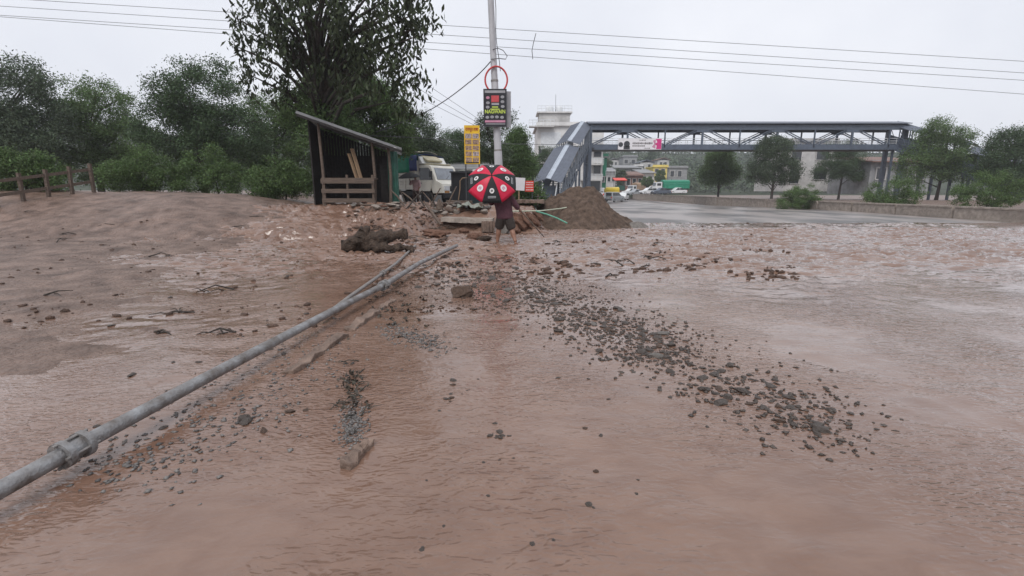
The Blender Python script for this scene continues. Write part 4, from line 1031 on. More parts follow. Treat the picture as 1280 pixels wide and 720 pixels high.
for x in (0, .45, .95, 1.5): MB().bar((x, 0, -.2), (x+.03, .02, .62+.1*math.sin(9*x)), .05).build('stake', 'wood', wf)
f = MB()
for z in (.22, .42, .60): f.tube([(-.1, -.03, z), (.4, -.03, z-.03), (.95, -.03, z+.01), (1.55, -.03, z)], .008, 5)
f.build('strand', 'wire', wf)
shrub(655, 245, 20.4, 20, 'low green scrub behind the wire fence and placard', 'leafgreen', 57, 'scrub by the fence')
shrub(632, 240, 21, 22, 'reddish brown scrub behind the umbrella', 'deadleaf', 58, 'scrub by the fence')
# ------------------------------------------------------------------ soil mounds
def heap(name, label, px0, px1, pyb, Y, prof, dep, m, rough, seed, cat, z_base=None, sharp=1.0):
    """prof: list of (px, py) skyline; built as a ridge with slopes to both sides"""
    x0, x1 = P(px0, pyb, Y).x, P(px1, pyb, Y).x; zb = z_base if z_base is not None else -.1
    sx = [P(a_, b2, Y).x for a_, b2 in prof]; sz = [P(a_, b2, Y).z-zb for a_, b2 in prof]
    nx, ny = 120, 90
    xs = np.linspace(x0-.4, x1+.4, nx); ys = np.linspace(-dep, dep, ny); Xg, Yg = np.meshgrid(xs, ys)
    hh = np.interp(xs, sx, sz, left=0, right=0); hh = np.convolve(np.pad(hh, 4, 'edge'), np.ones(5)/5, 'same')[4:-4]
    loc = (hh[None, :]/max(sz))**.6
    rel = np.abs(Yg)/(dep*np.maximum(loc, .12))
    Zg = hh[None, :]*np.clip(1-rel**1.15, -.2, 1)
    Zg = Zg+fbm(Xg*1.3+seed, Yg*1.3, 5)*rough*np.clip(Zg*1.5, 0, 1)+fbm(Xg*6+seed, Yg*6, 3)*rough*.28*np.clip(Zg*2, 0, 1)-.06
    V = np.stack([Xg-x0, Yg, Zg], -1).reshape(-1, 3)
    i = (np.arange(ny-1)[:, None]*nx+np.arange(nx-1)[None]).ravel()
    o = fast_mesh(name, V, np.stack([i, i+1, i+nx+1, i+nx], -1), m, True); o.location = (x0, Y, zb)
    return tag(o, label, cat)
heap('soil_mound', 'large brown soil mound in front of the footbridge stair', 662, 806, 282, 19.6,
     [(660, 278), (668, 262), (684, 247), (700, 236), (716, 233.5), (735, 231), (744, 233), (752, 243), (765, 257), (780, 268), (794, 277), (806, 284)], 2.2, 'mound', .22, 3, 'mound')
heap('gravel_heap', 'low grey gravel heap at the right foot of the brown mound', 782, 812, 281, 19.2, [(783, 280), (790, 275), (797, 274), (804, 277), (811, 281)], .6, 'greystone', .14, 8, 'heap')
# ------------------------------------------------------------------ debris: log, slabs, pipes, rocks
def log_thing(label, loc, rz, s, seed):
    t = thing('fallen_log', label, 'log', loc, rz); rs = random.Random(seed)
    def limb(pts, rr, name, par):
        m_ = MB(); out = []; ro = []
        for i in range(len(pts)-1):
            for j in range(6):
                f = j/6; p_ = Vector(pts[i]).lerp(Vector(pts[i+1]), f); out.append(p_); ro.append(rr[i]+(rr[i+1]-rr[i])*f)
        out.append(Vector(pts[-1])); ro.append(rr[-1])
        m_.tube([p_*s for p_ in out], [r_*s for r_ in ro], 14)
        for i, v in enumerate(m_.v):
            nn = mnoise.fractal(Vector(v)*5/s+Vector((seed, 0, 0)), 1, 2, 4)*.10*s
            c_ = Vector(v); m_.v[i] = tuple(c_+Vector((nn*.6, nn, nn*.9)))
        return m_.build(name, 'char', par, fix=True)
    limb([(-.95, 0, .14), (-.5, 0, .22), (0, .05, .26), (.45, .02, .36), (.85, -.02, .46)], [.15, .21, .24, .14, .10], 'trunk', t)
    limb([(-.1, -.05, .16), (.4, -.12, .10), (.85, -.18, .09), (1.2, -.22, .05)], [.18, .11, .085, .05], 'branch', t)
    limb([(-.35, 0, .35), (-.28, .02, .52), (-.18, .04, .60)], [.22, .17, .07], 'branch', t)
    limb([(.8, -.02, .44), (.92, -.02, .40), (.95, -.03, .30)], [.10, .08, .04], 'branch', t)
    return t
q = G2(466, 316); log_thing('charred forked log lying in the muddy water below the shed', (q.x, q.y+.2, q.z+.02), R(4), .80, 1).scale = (1.0, 1.1, 1.15)
# pipes
def pipe(label, pts, r, coup=None, m='steel'):
    t = thing('pipe', label, 'pipe', pts[0]); o = Vector(pts[0])
    out = []
    for i in range(len(pts)-1):
        for j in range(8): out.append(Vector(pts[i]).lerp(Vector(pts[i+1]), j/8)-o)
    out.append(Vector(pts[-1])-o)
    MB().tube(out, r, 14).build('tube', m, t)
    for f in coup or ():
        i = int(f*(len(out)-1)); a_, c_ = out[i], out[min(i+1, len(out)-1)]; dd = (c_-a_).normalized(); p_ = a_.lerp(c_, f*(len(out)-1)-i)
        cp = MB(); cp.tube([p_-dd*.07, p_+dd*.07], r*1.28, 14); cp.tube([p_-dd*.07, p_-dd*.035], r*1.75, 14); cp.tube([p_+dd*.035, p_+dd*.07], r*1.75, 14)
        co_ = cp.build('coupling', m, t)
        for k_ in range(4):
            bl = MB(); an = k_*math.pi/2; sd = dd.cross(Vector((0, 0, 1))).normalized(); uu = sd.cross(dd)
            oo = (sd*math.cos(an)+uu*math.sin(an))*r*1.5; bl.tube([p_+oo-dd*.09, p_+oo+dd*.09], r*.2, 6)
            bl.build('bolt', 'dullsteel', co_)
    return t
def lift(px, py, dz): v = G2(px, py); return Vector((v.x, v.y, TOP(v.x, v.y)+dz))
pipe('thick grey steel pipe with a bolted coupling lying across the mud', [lift(571, 312, .10), lift(525, 338, .13), lift(483, 366, .13), lift(440, 389.5, .13), lift(300, 471, .13), lift(120, 575, .13), lift(-60, 680, .11)], .043, [.345, .86], 'steel')
pipe('thinner dull pipe lying on the log side of the thick pipe', [lift(519, 309, .03), lift(495, 334, .06), lift(470, 354, .08), lift(438, 378, .08), lift(402, 405, .06)], .028, [.42], 'dullsteel')
for a_, c_, r_, lab in [((438, 258), (520, 262), .035, 'long thin pole lying on the mud in front of the shed')]:
    v0, v1 = lift(*a_, .06), lift(*c_, .06); m_ = MB(); m_.tube([v0, v0.lerp(v1, .5)+Vector((0, 0, .03)), v1], [r_, r_, r_*.7], 10); tag(m_.build('pole', 'wood'), lab, 'pole')
# slabs in the rubble
Yp = 16.6
def slab(label, px0, px1, py_top, py_bot, Y, dep, m, rz=0, tilt=0, seed=0, name='concrete_slab'):
    a_ = P(px0, py_top, Y); c_ = P(px1, py_bot, Y); wd = c_.x-a_.x; th = a_.z-c_.z; rs = random.Random(seed); n = 12
    top = []; 
    for i in range(n): top.append((-wd/2+wd*i/(n-1), -dep/2+rs.uniform(-.07, .07)*min(1, wd)))
    for i in range(n): top.append((wd/2-wd*i/(n-1), dep/2+rs.uniform(-.07, .07)))
    m_ = MB(); N_ = len(top); V = [(x, y, -th/2+rs.uniform(-.02, .02)) for x, y in top]+[(x*.99, y*.98, th/2+rs.uniform(-.015, .015)) for x, y in top]
    m_.add(V, [tuple(range(N_))[::-1], tuple(range(N_, 2*N_))]+[(i, (i+1) % N_, N_+(i+1) % N_, N_+i) for i in range(N_)])
    o = m_.build(name, m, None); o.location = ((a_.x+c_.x)/2, Y+dep/2, (a_.z+c_.z)/2); o.rotation_euler = (0, tilt, rz)
    return tag(o, label, 'slab')
slab('wide broken concrete slab undercut at the front of the rubble', 551, 617, 273, 278.5, Yp, 1.5, 'concrete', R(-2), R(1.5), 2)
slab('short brownish block propping the right end of the wide slab', 601, 617, 277, 290, Yp-.25, .5, 'kerb', R(6), 0, 3, 'concrete_block')
slab('dark earth ledge beneath the wide slab', 546, 612, 280, 290, Yp+.5, 1.3, 'soil', 0, 0, 6, 'earth_ledge')
slab('thin cracked slab behind the wide slab', 560, 600, 262, 266, Yp+1.7, .8, 'concrete', R(8), R(-2), 4)
slab('long grey beam lying behind the stones', 557, 590, 251, 255, Yp+2.6, .25, 'wood', R(-3), R(1), 5, 'timber_beam')
# crumpled sheet over rubble
a_ = G2(588, 262); a_.z = TOP(a_.x, a_.y)+.06; V = []; nx, ny = 20, 12
for i in range(nx+1):
    for j in range(ny+1):
        x = (i/nx-.5)*.95; y = (j/ny-.5)*.7; z = .14*math.exp(-(x*1.6)**2-(y*2)**2)+.16*mnoise.fractal(Vector((x*3, y*3, 2)), 1, 2, 4)
        V.append((x, y, z))
m_ = MB(); m_.add(V, [(i*(ny+1)+j, (i+1)*(ny+1)+j, (i+1)*(ny+1)+j+1, i*(ny+1)+j+1) for i in range(nx) for j in range(ny)], 0, True)
o = m_.build('crumpled_sheet', 'tarpgrey'); o.location = a_; md = o.modifiers.new('thick', 'SOLIDIFY'); md.thickness = .012; tag(o, 'crumpled grey green sheet lying over the rubble', 'sheet')
def rock(label, px, py, Y, sx, sz, m, seed, name='rock', sy=None, rz=0, sub=3, group=None, rough=.35, cuts=6, z=None, tilt=0):
    """centre at the pixel, half sizes in pixels"""
    q_ = G2(px, py+sz*.7); Y = q_.y; k_ = PXM(Y); q_ = P(px, py, Y); z = TOP(q_.x, Y)+.45*sz/k_ if z is None else z; o_ = link(name, rock_mesh(name, m, sub, rough, 1, seed, cuts)); o_.location = (q_.x, Y, q_.z if z is None else z)
    o_.scale = (sx/k_, (sy or sx*.8)/k_, sz/k_); o_.rotation_euler = (0, tilt, rz); return tag(o_, label, 'rock' if name == 'rock' else name.replace('_', ' '), group)
rock('big brown boulder behind the left hem of the umbrella', 600, 257, Yp+1.3, 7, 6, 'rock', 11)
rock('mossy green grey boulder right beneath the umbrella edge', 608, 252, Yp+1.8, 6, 4.5, 'leafgreen', 12, rough=.3)
rock('brown tree stump standing at the left end of the wide slab', 549, 259, Yp-.3, 4.4, 10, 'wood', 13, name='tree_stump', rough=.2)
rock('pale stone at the top left of the slab rubble', 562, 258, Yp+1.0, 5, 3, 'palestone', 14); rock('pale flat stone under the kiosk corner', 570, 264, Yp+.8, 7, 2.6, 'palestone', 15)
rock('reddish stone in the middle of the rubble behind the slab', 579, 262, Yp+1.2, 5, 3, 'redearth', 16); rock('whitish stone by the umbrella tip on the slab', 606, 264, Yp+1.0, 5, 3.4, 'palestone', 17)
rock('dark stone at the back of the slab rubble', 571, 256, Yp+1.9, 6, 3, 'stone', 18); rock('grey stone at the far left of the rubble', 541, 264, Yp+.6, 5, 3, 'greystone', 19)
rock('cluster stone with reddish tint beneath the slab edge', 580, 288, Yp-.5, 6, 3, 'redearth', 22); rock('large flat brown rock standing alone in the shallow water', 577, 364, 7.06, 15, 10, 'rock', 24, sub=4, rough=.25, cuts=9, sy=9, tilt=R(-6))
rock('dark earthy lump left of the person', 594, 296, 14.4, 13, 4, 'redearth', 25); rock('reddish earth lump in the flow left of centre', 547, 291, 14.6, 14, 6, 'redearth', 26, rough=.5); rock('small earth lump near the person left foot', 606, 299, 14, 8, 3, 'mound', 27)
rock('grey stone block standing behind the person legs', 631, 285, 15.2, 7, 9, 'greystone', 28, rough=.2)
RBV = [rock_mesh('rubble_stone', m__, 2, .35, .6, 200+i, 6) for i, m__ in enumerate(['greystone', 'palestone', 'rock', 'stone', 'concrete', 'redearth'])]
for i in range(34):
    q_ = G2(random.uniform(545, 612), random.uniform(254, 269)); s_ = random.uniform(.06, .17)
    o_ = link('rubble_stone', RBV[i % 6]); o_.location = (q_.x, q_.y, TOP(q_.x, q_.y)+s_*.25); o_.scale = (s_*random.uniform(.9, 1.6), s_, s_*random.uniform(.5, .9)); o_.rotation_euler = (0, random.uniform(-.3, .3), random.uniform(0, 6))
    tag(o_, 'broken %s piece in the rubble piled behind the wide slab' % ['grey stone', 'pale stone', 'brown rock', 'dark stone', 'concrete', 'red earth'][i % 6], 'rubble', ['grey', 'pale', 'brown', 'dark', 'concrete', 'red earth'][i % 6]+' rubble behind the slab')
for i in range(26):
    q_ = G2(random.uniform(440, 560), random.uniform(254, 264)); s_ = random.uniform(.05, .15)
    o_ = link('rubble_stone', RBV[i % 6]); o_.location = (q_.x, q_.y, TOP(q_.x, q_.y)+s_*.25); o_.scale = (s_*random.uniform(.9, 1.8), s_, s_*random.uniform(.5, .9)); o_.rotation_euler = (0, random.uniform(-.3, .3), random.uniform(0, 6))
    tag(o_, 'broken %s piece strewn in front of the shed and truck' % ['grey stone', 'pale stone', 'brown rock', 'dark stone', 'concrete', 'red earth'][i % 6], 'rubble', ['grey', 'pale', 'brown', 'dark', 'concrete', 'red earth'][i % 6]+' rubble before the shed')
for i in range(9):
    px = random.uniform(505, 560); v0 = G2(px, random.uniform(254, 262)); v0.z = TOP(v0.x, v0.y)-.05; a__ = random.uniform(-1.0, 1.0); l_ = random.uniform(.5, 1.0)
    m_ = MB(); m_.tube([v0, v0+Vector((math.sin(a__)*l_*.5, .1, l_*.45)), v0+Vector((math.sin(a__)*l_, .15, l_*(.6+.3*math.cos(a__))))], [.035, .03, .018], 6)
    tag(m_.build('broken_branch', 'bark' if i % 2 else 'wood'), ['pale', 'dark'][i % 2]+' broken branch sticking up from the debris before the truck', 'branch', ['pale', 'dark'][i % 2]+' branches before the truck')
m_ = MB(); v0, v1 = P(551, 281, Yp-.35), P(531, 253, Yp+.3); m_.tube([v0, v0.lerp(v1, .5), v1], [.045, .05, .04], 9); tag(m_.build('leaning_post', 'wood'), 'weathered post leaning left against the rubble', 'post')
m_ = MB(); v0, v1 = P(553, 258, Yp+.2), P(549, 249, Yp+.3); m_.bar(v0, v1, .07, .05); tag(m_.build('broken_stake', 'wood'), 'short broken pale stake beside the stump', 'stake')
# eroded red earth blocks
for i, (px, py, sx, sz, tl) in enumerate([(650, 276, 7, 15, -34), (658, 274, 6, 14, -38), (666, 270, 6, 13, -40), (672, 267, 5, 11, -44), (645, 284, 5, 8, -25)]):
    rock('red brown earth block, %s' % ['second from the person in the eroded bank', 'middle one of the leaning row', 'second from the soil mound', 'smallest, nearest the soil mound', 'lowest in the bank, nearest the person'][i], px, py, 16.6+.12*i, sx, sz, 'redearth', 60+i, name='earth_block', rough=.3, tilt=R(tl), group='eroded earth blocks', cuts=8, sy=12)
slab('flat muddy concrete ledge behind the earth blocks', 645, 682, 250, 254, 18.3, 1.4, 'kerb', R(-4), 0, 8, 'concrete_ledge')
# hoses
m_ = MB(); m_.tube([P(*a_) for a_ in [(636, 264, 16.4), (655, 264, 16.6), (676, 263.5, 17.3), (690, 262, 18.0), (702, 260.5, 18.5), (715, 258, 18.75), (725, 255.5, 18.95)]], .022, 8); tag(m_.build('hose', 'hosepale'), 'pale hose stretched from the earth blocks up over the mound', 'hose', 'hoses by the mound')
m_ = MB(); m_.tube([P(*a_) for a_ in [(670, 264, 16.9), (684, 268, 16.8), (697, 273, 16.6), (709, 279, 16.4)]], .026, 8); tag(m_.build('hose', 'hosegreen'), 'green hose running down from the blocks into the water', 'hose', 'hoses by the mound')
# kerb remains at the left edge
def kerbstone(label, pa, pb_, w, h, seed):
    a_, c_ = G2(*pa), G2(*pb_); a_.z = WL(a_.x, a_.y); c_.z = WL(c_.x, c_.y); dd = c_-a_; L_ = dd.length; t_ = MB(); rs = random.Random(seed); n = 9
    V = []
    for i in range(n+1):
        for (y, z) in ((-w/2, -.12), (w/2, -.12), (w/2, h), (-w/2, h)): V.append((L_*i/n+rs.uniform(-.02, .02), y+rs.uniform(-.015, .015), z+(rs.uniform(-.03, .015) if z > 0 else 0)))
    Fs = [(0, 3, 2, 1), tuple(n*4+k_ for k_ in range(4))]
    for i in range(n):
        for k_ in range(4): Fs.append((i*4+k_, i*4+(k_+1) % 4, i*4+4+(k_+1) % 4, i*4+4+k_))
    t_.add(V, Fs); o_ = t_.build('kerb_piece', 'kerb', bevel=.012); o_.location = a_; o_.rotation_euler = (0, 0, math.atan2(dd.y, dd.x)); tag(o_, label, 'kerb', 'broken kerb pieces')
kerbstone('long muddy kerb piece under the thick pipe at the left', (436, 414), (470, 391), .12, .05, 1)
kerbstone('kerb piece continuing the line toward the lower left', (360, 468), (428, 420), .12, .04, 5)
kerbstone('short broken kerb end beside the grey pebbles at lower left', (432, 590), (461, 556), .07, .05, 2)
kerbstone('low kerb piece further along beneath the coupling', (474, 388), (492, 376), .08, .03, 3)
# ------------------------------------------------------------------ stones, gravel, twigs
STV = [rock_mesh('stone', 'stone', 2, .35, .62, 100+i, 5) for i in range(9)]+[rock_mesh('stone', ['greystone', 'rock', 'rock'][i], 2, .35, .6, 120+i, 5) for i in range(3)]
STD = [rock_mesh('stone', 'bankstone', 2, .35, .62, 140+i, 5) for i in range(7)]
def near_line(poly):
    seg = [math.dist(poly[i], poly[i+1]) for i in range(len(poly)-1)]; u = random.uniform(0, sum(seg))
    for i, s in enumerate(seg):
        if u <= s: f = u/s; return (poly[i][0]+(poly[i+1][0]-poly[i][0])*f, poly[i][1]+(poly[i+1][1]-poly[i][1])*f)
        u -= s
    return poly[-1]
cnt = 0
def stone(px, py, s, label, group, up=.10, dark=False):
    global cnt
    q_ = G2(px, py)
    o_ = link('stone', random.choice(STV+STV[:9] if not dark else STD)); o_.scale = (s*random.uniform(.8, 1.35), s*random.uniform(.7, 1.1), s*random.uniform(.45, .8))
    o_.rotation_euler = (random.uniform(-.25, .25), random.uniform(-.25, .25), random.uniform(0, 6.28))
    o_.location = (q_.x, q_.y, TOP(q_.x, q_.y)+s*up); tag(o_, label, 'stone', group); cnt += 1
def ssize(lo, hi): return lo+(hi-lo)*random.random()**1.8
for _ in range(95):
    x, y = near_line([(545, 338), (600, 348), (650, 358), (700, 378)]); stone(x+random.gauss(0, 21), y+random.gauss(0, 11), ssize(.022, .066), 'dark wet stone in the upper part of the rubble band near the person', 'stones in the upper rubble band')
for _ in range(100):
    x, y = near_line([(690, 378), (740, 402), (790, 425), (836, 448)]); stone(min(838, x+random.gauss(0, 28)), y+random.gauss(0, 15), ssize(.018, .062), 'dark wet stone in the denser lower part of the rubble band', 'stones in the lower rubble band')
for _ in range(22): stone(random.uniform(520, 830), random.uniform(470, 690), ssize(.008, .022), 'tiny pebble alone in the shallow brown water in the foreground', 'lone pebbles in the foreground')
for _ in range(9): stone(random.gauss(622, 12), random.gauss(546, 6), ssize(.008, .03), 'small dark pebble in the tight cluster in the open water', 'pebble cluster in the open water')
for _ in range(12): stone(random.gauss(572, 10), random.gauss(485, 14), ssize(.008, .022), 'small pebble in the loose trail left of centre', 'pebble trail left of centre')
for _ in range(40):
    x, y = near_line([(842, 452), (930, 486), (1060, 540)]); stone(x+random.gauss(0, 22), y+random.gauss(0, 17), ssize(.02, .06), 'dark wet stone where the rubble band thins out toward the right', 'stones in the thinning end of the rubble band')
for _ in range(22): stone(random.uniform(120, 430), random.uniform(340, 560), ssize(.02, .06), 'dark wet stone scattered on the muddy verge left of the pipes', 'stones on the left verge')
# small gravel: uncountable
def gravel(name, label, sampler, n, lo, hi, m='gravel'):
    V = []; Fs = []
    base_v = np.array([(1, 0, 0), (-1, 0, 0), (0, 1, 0), (0, -1, 0), (0, 0, 1), (0, 0, -1)], float)
    bf = np.array([(0, 2, 4), (2, 1, 4), (1, 3, 4), (3, 0, 4), (2, 0, 5), (1, 2, 5), (3, 1, 5), (0, 3, 5)])
    for i in range(n):
        for _ in range(6):
            px, py = sampler(); q_ = G(px, py, 0)
            if 'bank' not in label or perlin(np.array([q_.x*1.1+40]), np.array([q_.y*1.1]))[0] > random.uniform(-.1, .35): break
        s = random.uniform(lo, hi); a_ = random.uniform(0, 6.28); ca, sa = math.cos(a_), math.sin(a_)
        v = base_v*np.array([s*random.uniform(.7, 1.4), s*random.uniform(.6, 1.1), s*random.uniform(.35, .7)])+RNG.uniform(-.25, .25, (6, 3))*s
        v = np.stack([v[:, 0]*ca-v[:, 1]*sa, v[:, 0]*sa+v[:, 1]*ca, v[:, 2]], -1)+np.array([q_.x, q_.y, TOP(q_.x, q_.y)+s*.15])
        Fs.append(bf+6*i); V.append(v)
    o_ = fast_mesh(name, np.concatenate(V), np.concatenate(Fs), m, n=3); return tag(o_, label, 'gravel', kind='stuff')
gravel('gravel', 'patch of grey chippings spread below the kerb at left', lambda: (lambda u: (478+u*75+random.gauss(0, 9), 408+u*26+random.gauss(0, 6)))(random.random()), 460, .006, .02)
gravel('gravel', 'fine dark grit among the stones of the rubble band', lambda: (lambda p: (p[0]+random.gauss(0, 34), p[1]+random.gauss(0, 16)))(near_line([(545, 338), (650, 356), (740, 400), (836, 446)])), 3000, .006, .026, 'stone')
gravel('gravel', 'grey pebbles washed against the broken kerb end at lower left', lambda: (random.gauss(442, 9), random.gauss(532, 15)), 420, .006, .016)
gravel('gravel', 'dark grit where the rubble band thins out to the right', lambda: (lambda p: (p[0]+random.gauss(0, 30), p[1]+random.gauss(0, 20)))(near_line([(842, 452), (930, 486), (1060, 540)])), 600, .006, .024, 'stone')
gravel('gravel', 'grey grit strewn over the muddy verge at left', lambda: (lambda p: (p[0]+random.gauss(0, 50), p[1]+random.gauss(0, 16)))(near_line([(150, 600), (330, 480), (430, 420)])), 700, .005, .02)
gravel('gravel', 'earthy crumbs in the muddy slope before the shed', lambda: (random.uniform(440, 545), random.uniform(262, 292)), 500, .015, .05, 'rock')
def clods(label, sampler, n, lo, hi, m, dens, turn=.6):
    i_ = 0
    V = []; Fs = []; bm = bmesh.new(); bmesh.ops.create_icosphere(bm, subdivisions=1, radius=1); bv = np.array([v.co[:] for v in bm.verts]); bf = np.array([[v.index for v in f.verts] for f in bm.faces]); bm.free()
    P_ = [sampler() for _ in range(n*4)]; Q = G2v(P_); Q = Q[(Q[:, 1] > .5) & (Q[:, 1] < 23)]
    a_ = R(-14); u_ = Q[:, 0]*math.cos(a_)-Q[:, 1]*math.sin(a_); v_ = Q[:, 0]*math.sin(a_)+Q[:, 1]*math.cos(a_)
    fld = fbm(u_*.55+71, v_*1.3+13, 3); Q = Q[fld > dens][:n]; z_ = np.maximum(water_level(Q[:, 0], Q[:, 1]), ground_level(Q[:, 0], Q[:, 1]))
    for k_, q_ in enumerate(Q):
        s_ = lo+(hi-lo)*random.random()**2.4; an = random.gauss(.25, turn); ca, sa = math.cos(an), math.sin(an)
        v = bv*np.array([s_*random.uniform(.9, 1.9 if turn < 1 else 1.4), s_*random.uniform(.5, 1), s_*random.uniform(.35, .75)])*RNG.uniform(.65, 1.3, (len(bv), 1))
        V.append(np.stack([v[:, 0]*ca-v[:, 1]*sa, v[:, 0]*sa+v[:, 1]*ca, v[:, 2]], -1)+np.array([q_[0], q_[1], z_[k_]+s_*.1])); Fs.append(bf+len(bv)*k_)
    tag(fast_mesh('mud_clods', np.concatenate(V), np.concatenate(Fs), m, n=3), label, 'mud clods', kind='stuff')
clods('small dark mud clods and debris carried in the choppy middle of the flow', lambda: (random.uniform(545, 1000), 268+82*random.random()**.8), 750, .015, .075, 'clod', .12)
clods('brown mud clods littering the muddy slope below the shed', lambda: (random.uniform(436, 560), random.uniform(260, 304)), 480, .03, .11, 'clod', -.05)
clods('fine mud clods around the pipes and the lone brown rock', lambda: (random.uniform(455, 640), random.uniform(320, 392)), 420, .008, .03, 'clod', .0)
clods('mud clods strewn across the far left verge', lambda: (random.uniform(0, 436), random.uniform(258, 420)), 240, .012, .06, 'clod', .05, 3.0)
def twig(label, px, py, ln, r, group, m='deadleaf', seed=0):
    rs = random.Random(seed); q_ = G2(px, py); m_ = MB(); a_ = rs.uniform(0, 6.28); z = TOP(q_.x, q_.y)+.004
    def arm(p, an, l, r_, dep):
        p1 = p+Vector((math.cos(an)*l*.5, math.sin(an)*l*.5, rs.uniform(.0, .25)*l)); p2 = p1+Vector((math.cos(an+rs.uniform(-.5, .5))*l*.5, math.sin(an)*l*.5, -rs.uniform(0, .2)*l))
        m_.tube([p, p1, p2], [r_, r_*.8, r_*.4], 5)
        if dep:
            for _ in range(rs.randint(1, 3)): arm(p.lerp(p2, rs.uniform(.2, .8)), an+rs.choice((-1, 1))*rs.uniform(.5, 1.1), l*.5, r_*.6, dep-1)
    arm(Vector((0, 0, 0)), a_, ln, r, 1); o_ = m_.build('twig', m, fix=False); o_.location = (q_.x, q_.y, z); tag(o_, label, 'twig', group)
for i in range(12): twig('wet dark twig in the leaf litter at the left edge', random.gauss(447, 6), random.gauss(480, 18), random.uniform(.08, .2), .006, 'twigs at the left edge', seed=i)
for i in range(26): twig('dark stick caught in the muddy slope before the shed', random.uniform(440, 560), random.uniform(262, 300), random.uniform(.25, .7), .018, 'sticks in the muddy slope', 'wood', 40+i)
for i in range(14): twig('dark stick drifting in the riffles of the brown water', random.uniform(680, 830), random.uniform(292, 350), random.uniform(.2, .45), .016, 'sticks in the riffles', 'bark', 90+i)
for i in range(12): twig('dark stick lying on the muddy verge at far left', random.uniform(20, 430), random.uniform(262, 420), random.uniform(.2, .5), .014, 'sticks on the left verge', 'bark', 120+i)
def litter(name, label, cx, cy, sx, sy, n, size):
    C = []
    for _ in range(n): q_ = G2(random.gauss(cx, sx), random.gauss(cy, sy)); C.append((q_.x, q_.y, TOP(q_.x, q_.y)+.012))
    V, Fq = leaf_cloud(C, 4, np.array([.02, .02, .006]), size, .0, .5); V[:, 2] = np.maximum(V[:, 2], -1)
    tag(fast_mesh(name, V, Fq, 'deadleaf'), label, 'leaf litter', kind='stuff')
litter('leaf_litter', 'wet dead leaves gathered at the left edge of the water', 440, 482, 6, 20, 30, .04)
litter('leaf_litter', 'wet dead leaves stuck around the pipes', 500, 385, 22, 14, 40, .05)
# ------------------------------------------------------------------ people
def skin_mesh(chains, sub=2):
    """chains: list of [(co, radius), ...]; all share joints by proximity; returns evaluated mesh"""
    V = []; E = []; Rr = []
    def vid(c, r):
        for i, v in enumerate(V):
            if (Vector(v)-Vector(c)).length < 1e-4: return i
        V.append(tuple(c)); Rr.append(r); return len(V)-1
    for ch in chains:
        ids = [vid(c, r) for c, r in ch]
        for a_, b2 in zip(ids, ids[1:]): E.append((a_, b2))
    me = bpy.data.meshes.new('tmp'); me.from_pydata(V, E, []); o_ = bpy.data.objects.new('tmp', me); COL.objects.link(o_)
    md = o_.modifiers.new('s', 'SKIN'); md.use_smooth_shade = True
    sv = me.skin_vertices[0].data
    for i, r in enumerate(Rr): sv[i].radius = r if isinstance(r, tuple) else (r, r)
    sv[0].use_root = True
    m2 = o_.modifiers.new('u', 'SUBSURF'); m2.levels = sub; m2.render_levels = sub
    dg = bpy.context.evaluated_depsgraph_get(); out = bpy.data.meshes.new_from_object(o_.evaluated_get(dg)); bpy.data.objects.remove(o_)
    return out
def join_meshes(name, ms, m, parent, voxel=None):
    bm = bmesh.new()
    for me in ms: bm.from_mesh(me)
    me = bpy.data.meshes.new(name); bm.to_mesh(me); bm.free()
    if voxel:
        o_ = bpy.data.objects.new('tmp', me); COL.objects.link(o_); r_ = o_.modifiers.new('r', 'REMESH'); r_.mode = 'VOXEL'; r_.voxel_size = voxel
        s_ = o_.modifiers.new('sm', 'SMOOTH'); s_.iterations = 2; s_.factor = .4
        dg = bpy.context.evaluated_depsgraph_get(); me = bpy.data.meshes.new_from_object(o_.evaluated_get(dg)); bpy.data.objects.remove(o_)
    me.materials.clear(); me.materials.append(M[m]); me.polygons.foreach_set('use_smooth', [True]*len(me.polygons)); me.polygons.foreach_set('material_index', [0]*len(me.polygons))
    me.name = name
    return link(name, me, parent)
def ball(c, s, seg=20):
    bm = bmesh.new(); bmesh.ops.create_uvsphere(bm, u_segments=seg, v_segments=seg//2+2, radius=1)
    for v in bm.verts: v.co = Vector((v.co.x*s[0], v.co.y*s[1], v.co.z*s[2]))+Vector(c)
    me = bpy.data.meshes.new('tmp'); bm.to_mesh(me); bm.free(); return me
def hand(wrist, dirn, side, axis_dir, curl=1.0):
    """palm and five fingers closing around a rod running along axis_dir; returns meshes"""
    w_ = Vector(wrist); d_ = Vector(dirn).normalized(); ax = Vector(axis_dir).normalized()
    sd = (ax-d_*ax.dot(d_)).normalized(); nr = d_.cross(sd)*side
    out = [skin_mesh([[(w_, .026), (w_+d_*.045, (.036, .018)), (w_+d_*.085, (.038, .018))]], 1)]
    for i, ln in enumerate((.066, .074, .070, .055)):
        off = sd*(-.028+.019*i); b0 = w_+d_*.078+off
        p1 = b0+d_*ln*.45+nr*.006; p2 = p1+(d_*math.cos(1.25*curl)+nr*math.sin(1.25*curl))*ln*.42; p3 = p2+(d_*math.cos(2.5*curl)+nr*math.sin(2.5*curl))*ln*.32
        out.append(skin_mesh([[(b0-d_*.02, .009), (b0, .0092), (p1, .0088), (p2, .0080), (p3, .0066)]], 1))
    t0 = w_+d_*.03-sd*.03; t1 = t0+d_*.03-sd*.018+nr*.015; t2 = t1+d_*.025+nr*.026+sd*.006; t3 = t2+nr*.014+sd*.018
    out.append(skin_mesh([[(t0, .012), (t1, .0115), (t2, .010), (t3, .008)]], 1))
    return out
GIRTH = [1.0, 1.0]
def scaled(ch, f): return [[(c_, tuple(k_*f for k_ in r_) if isinstance(r_, tuple) else r_*f) for c_, r_ in l_] for l_ in ch]
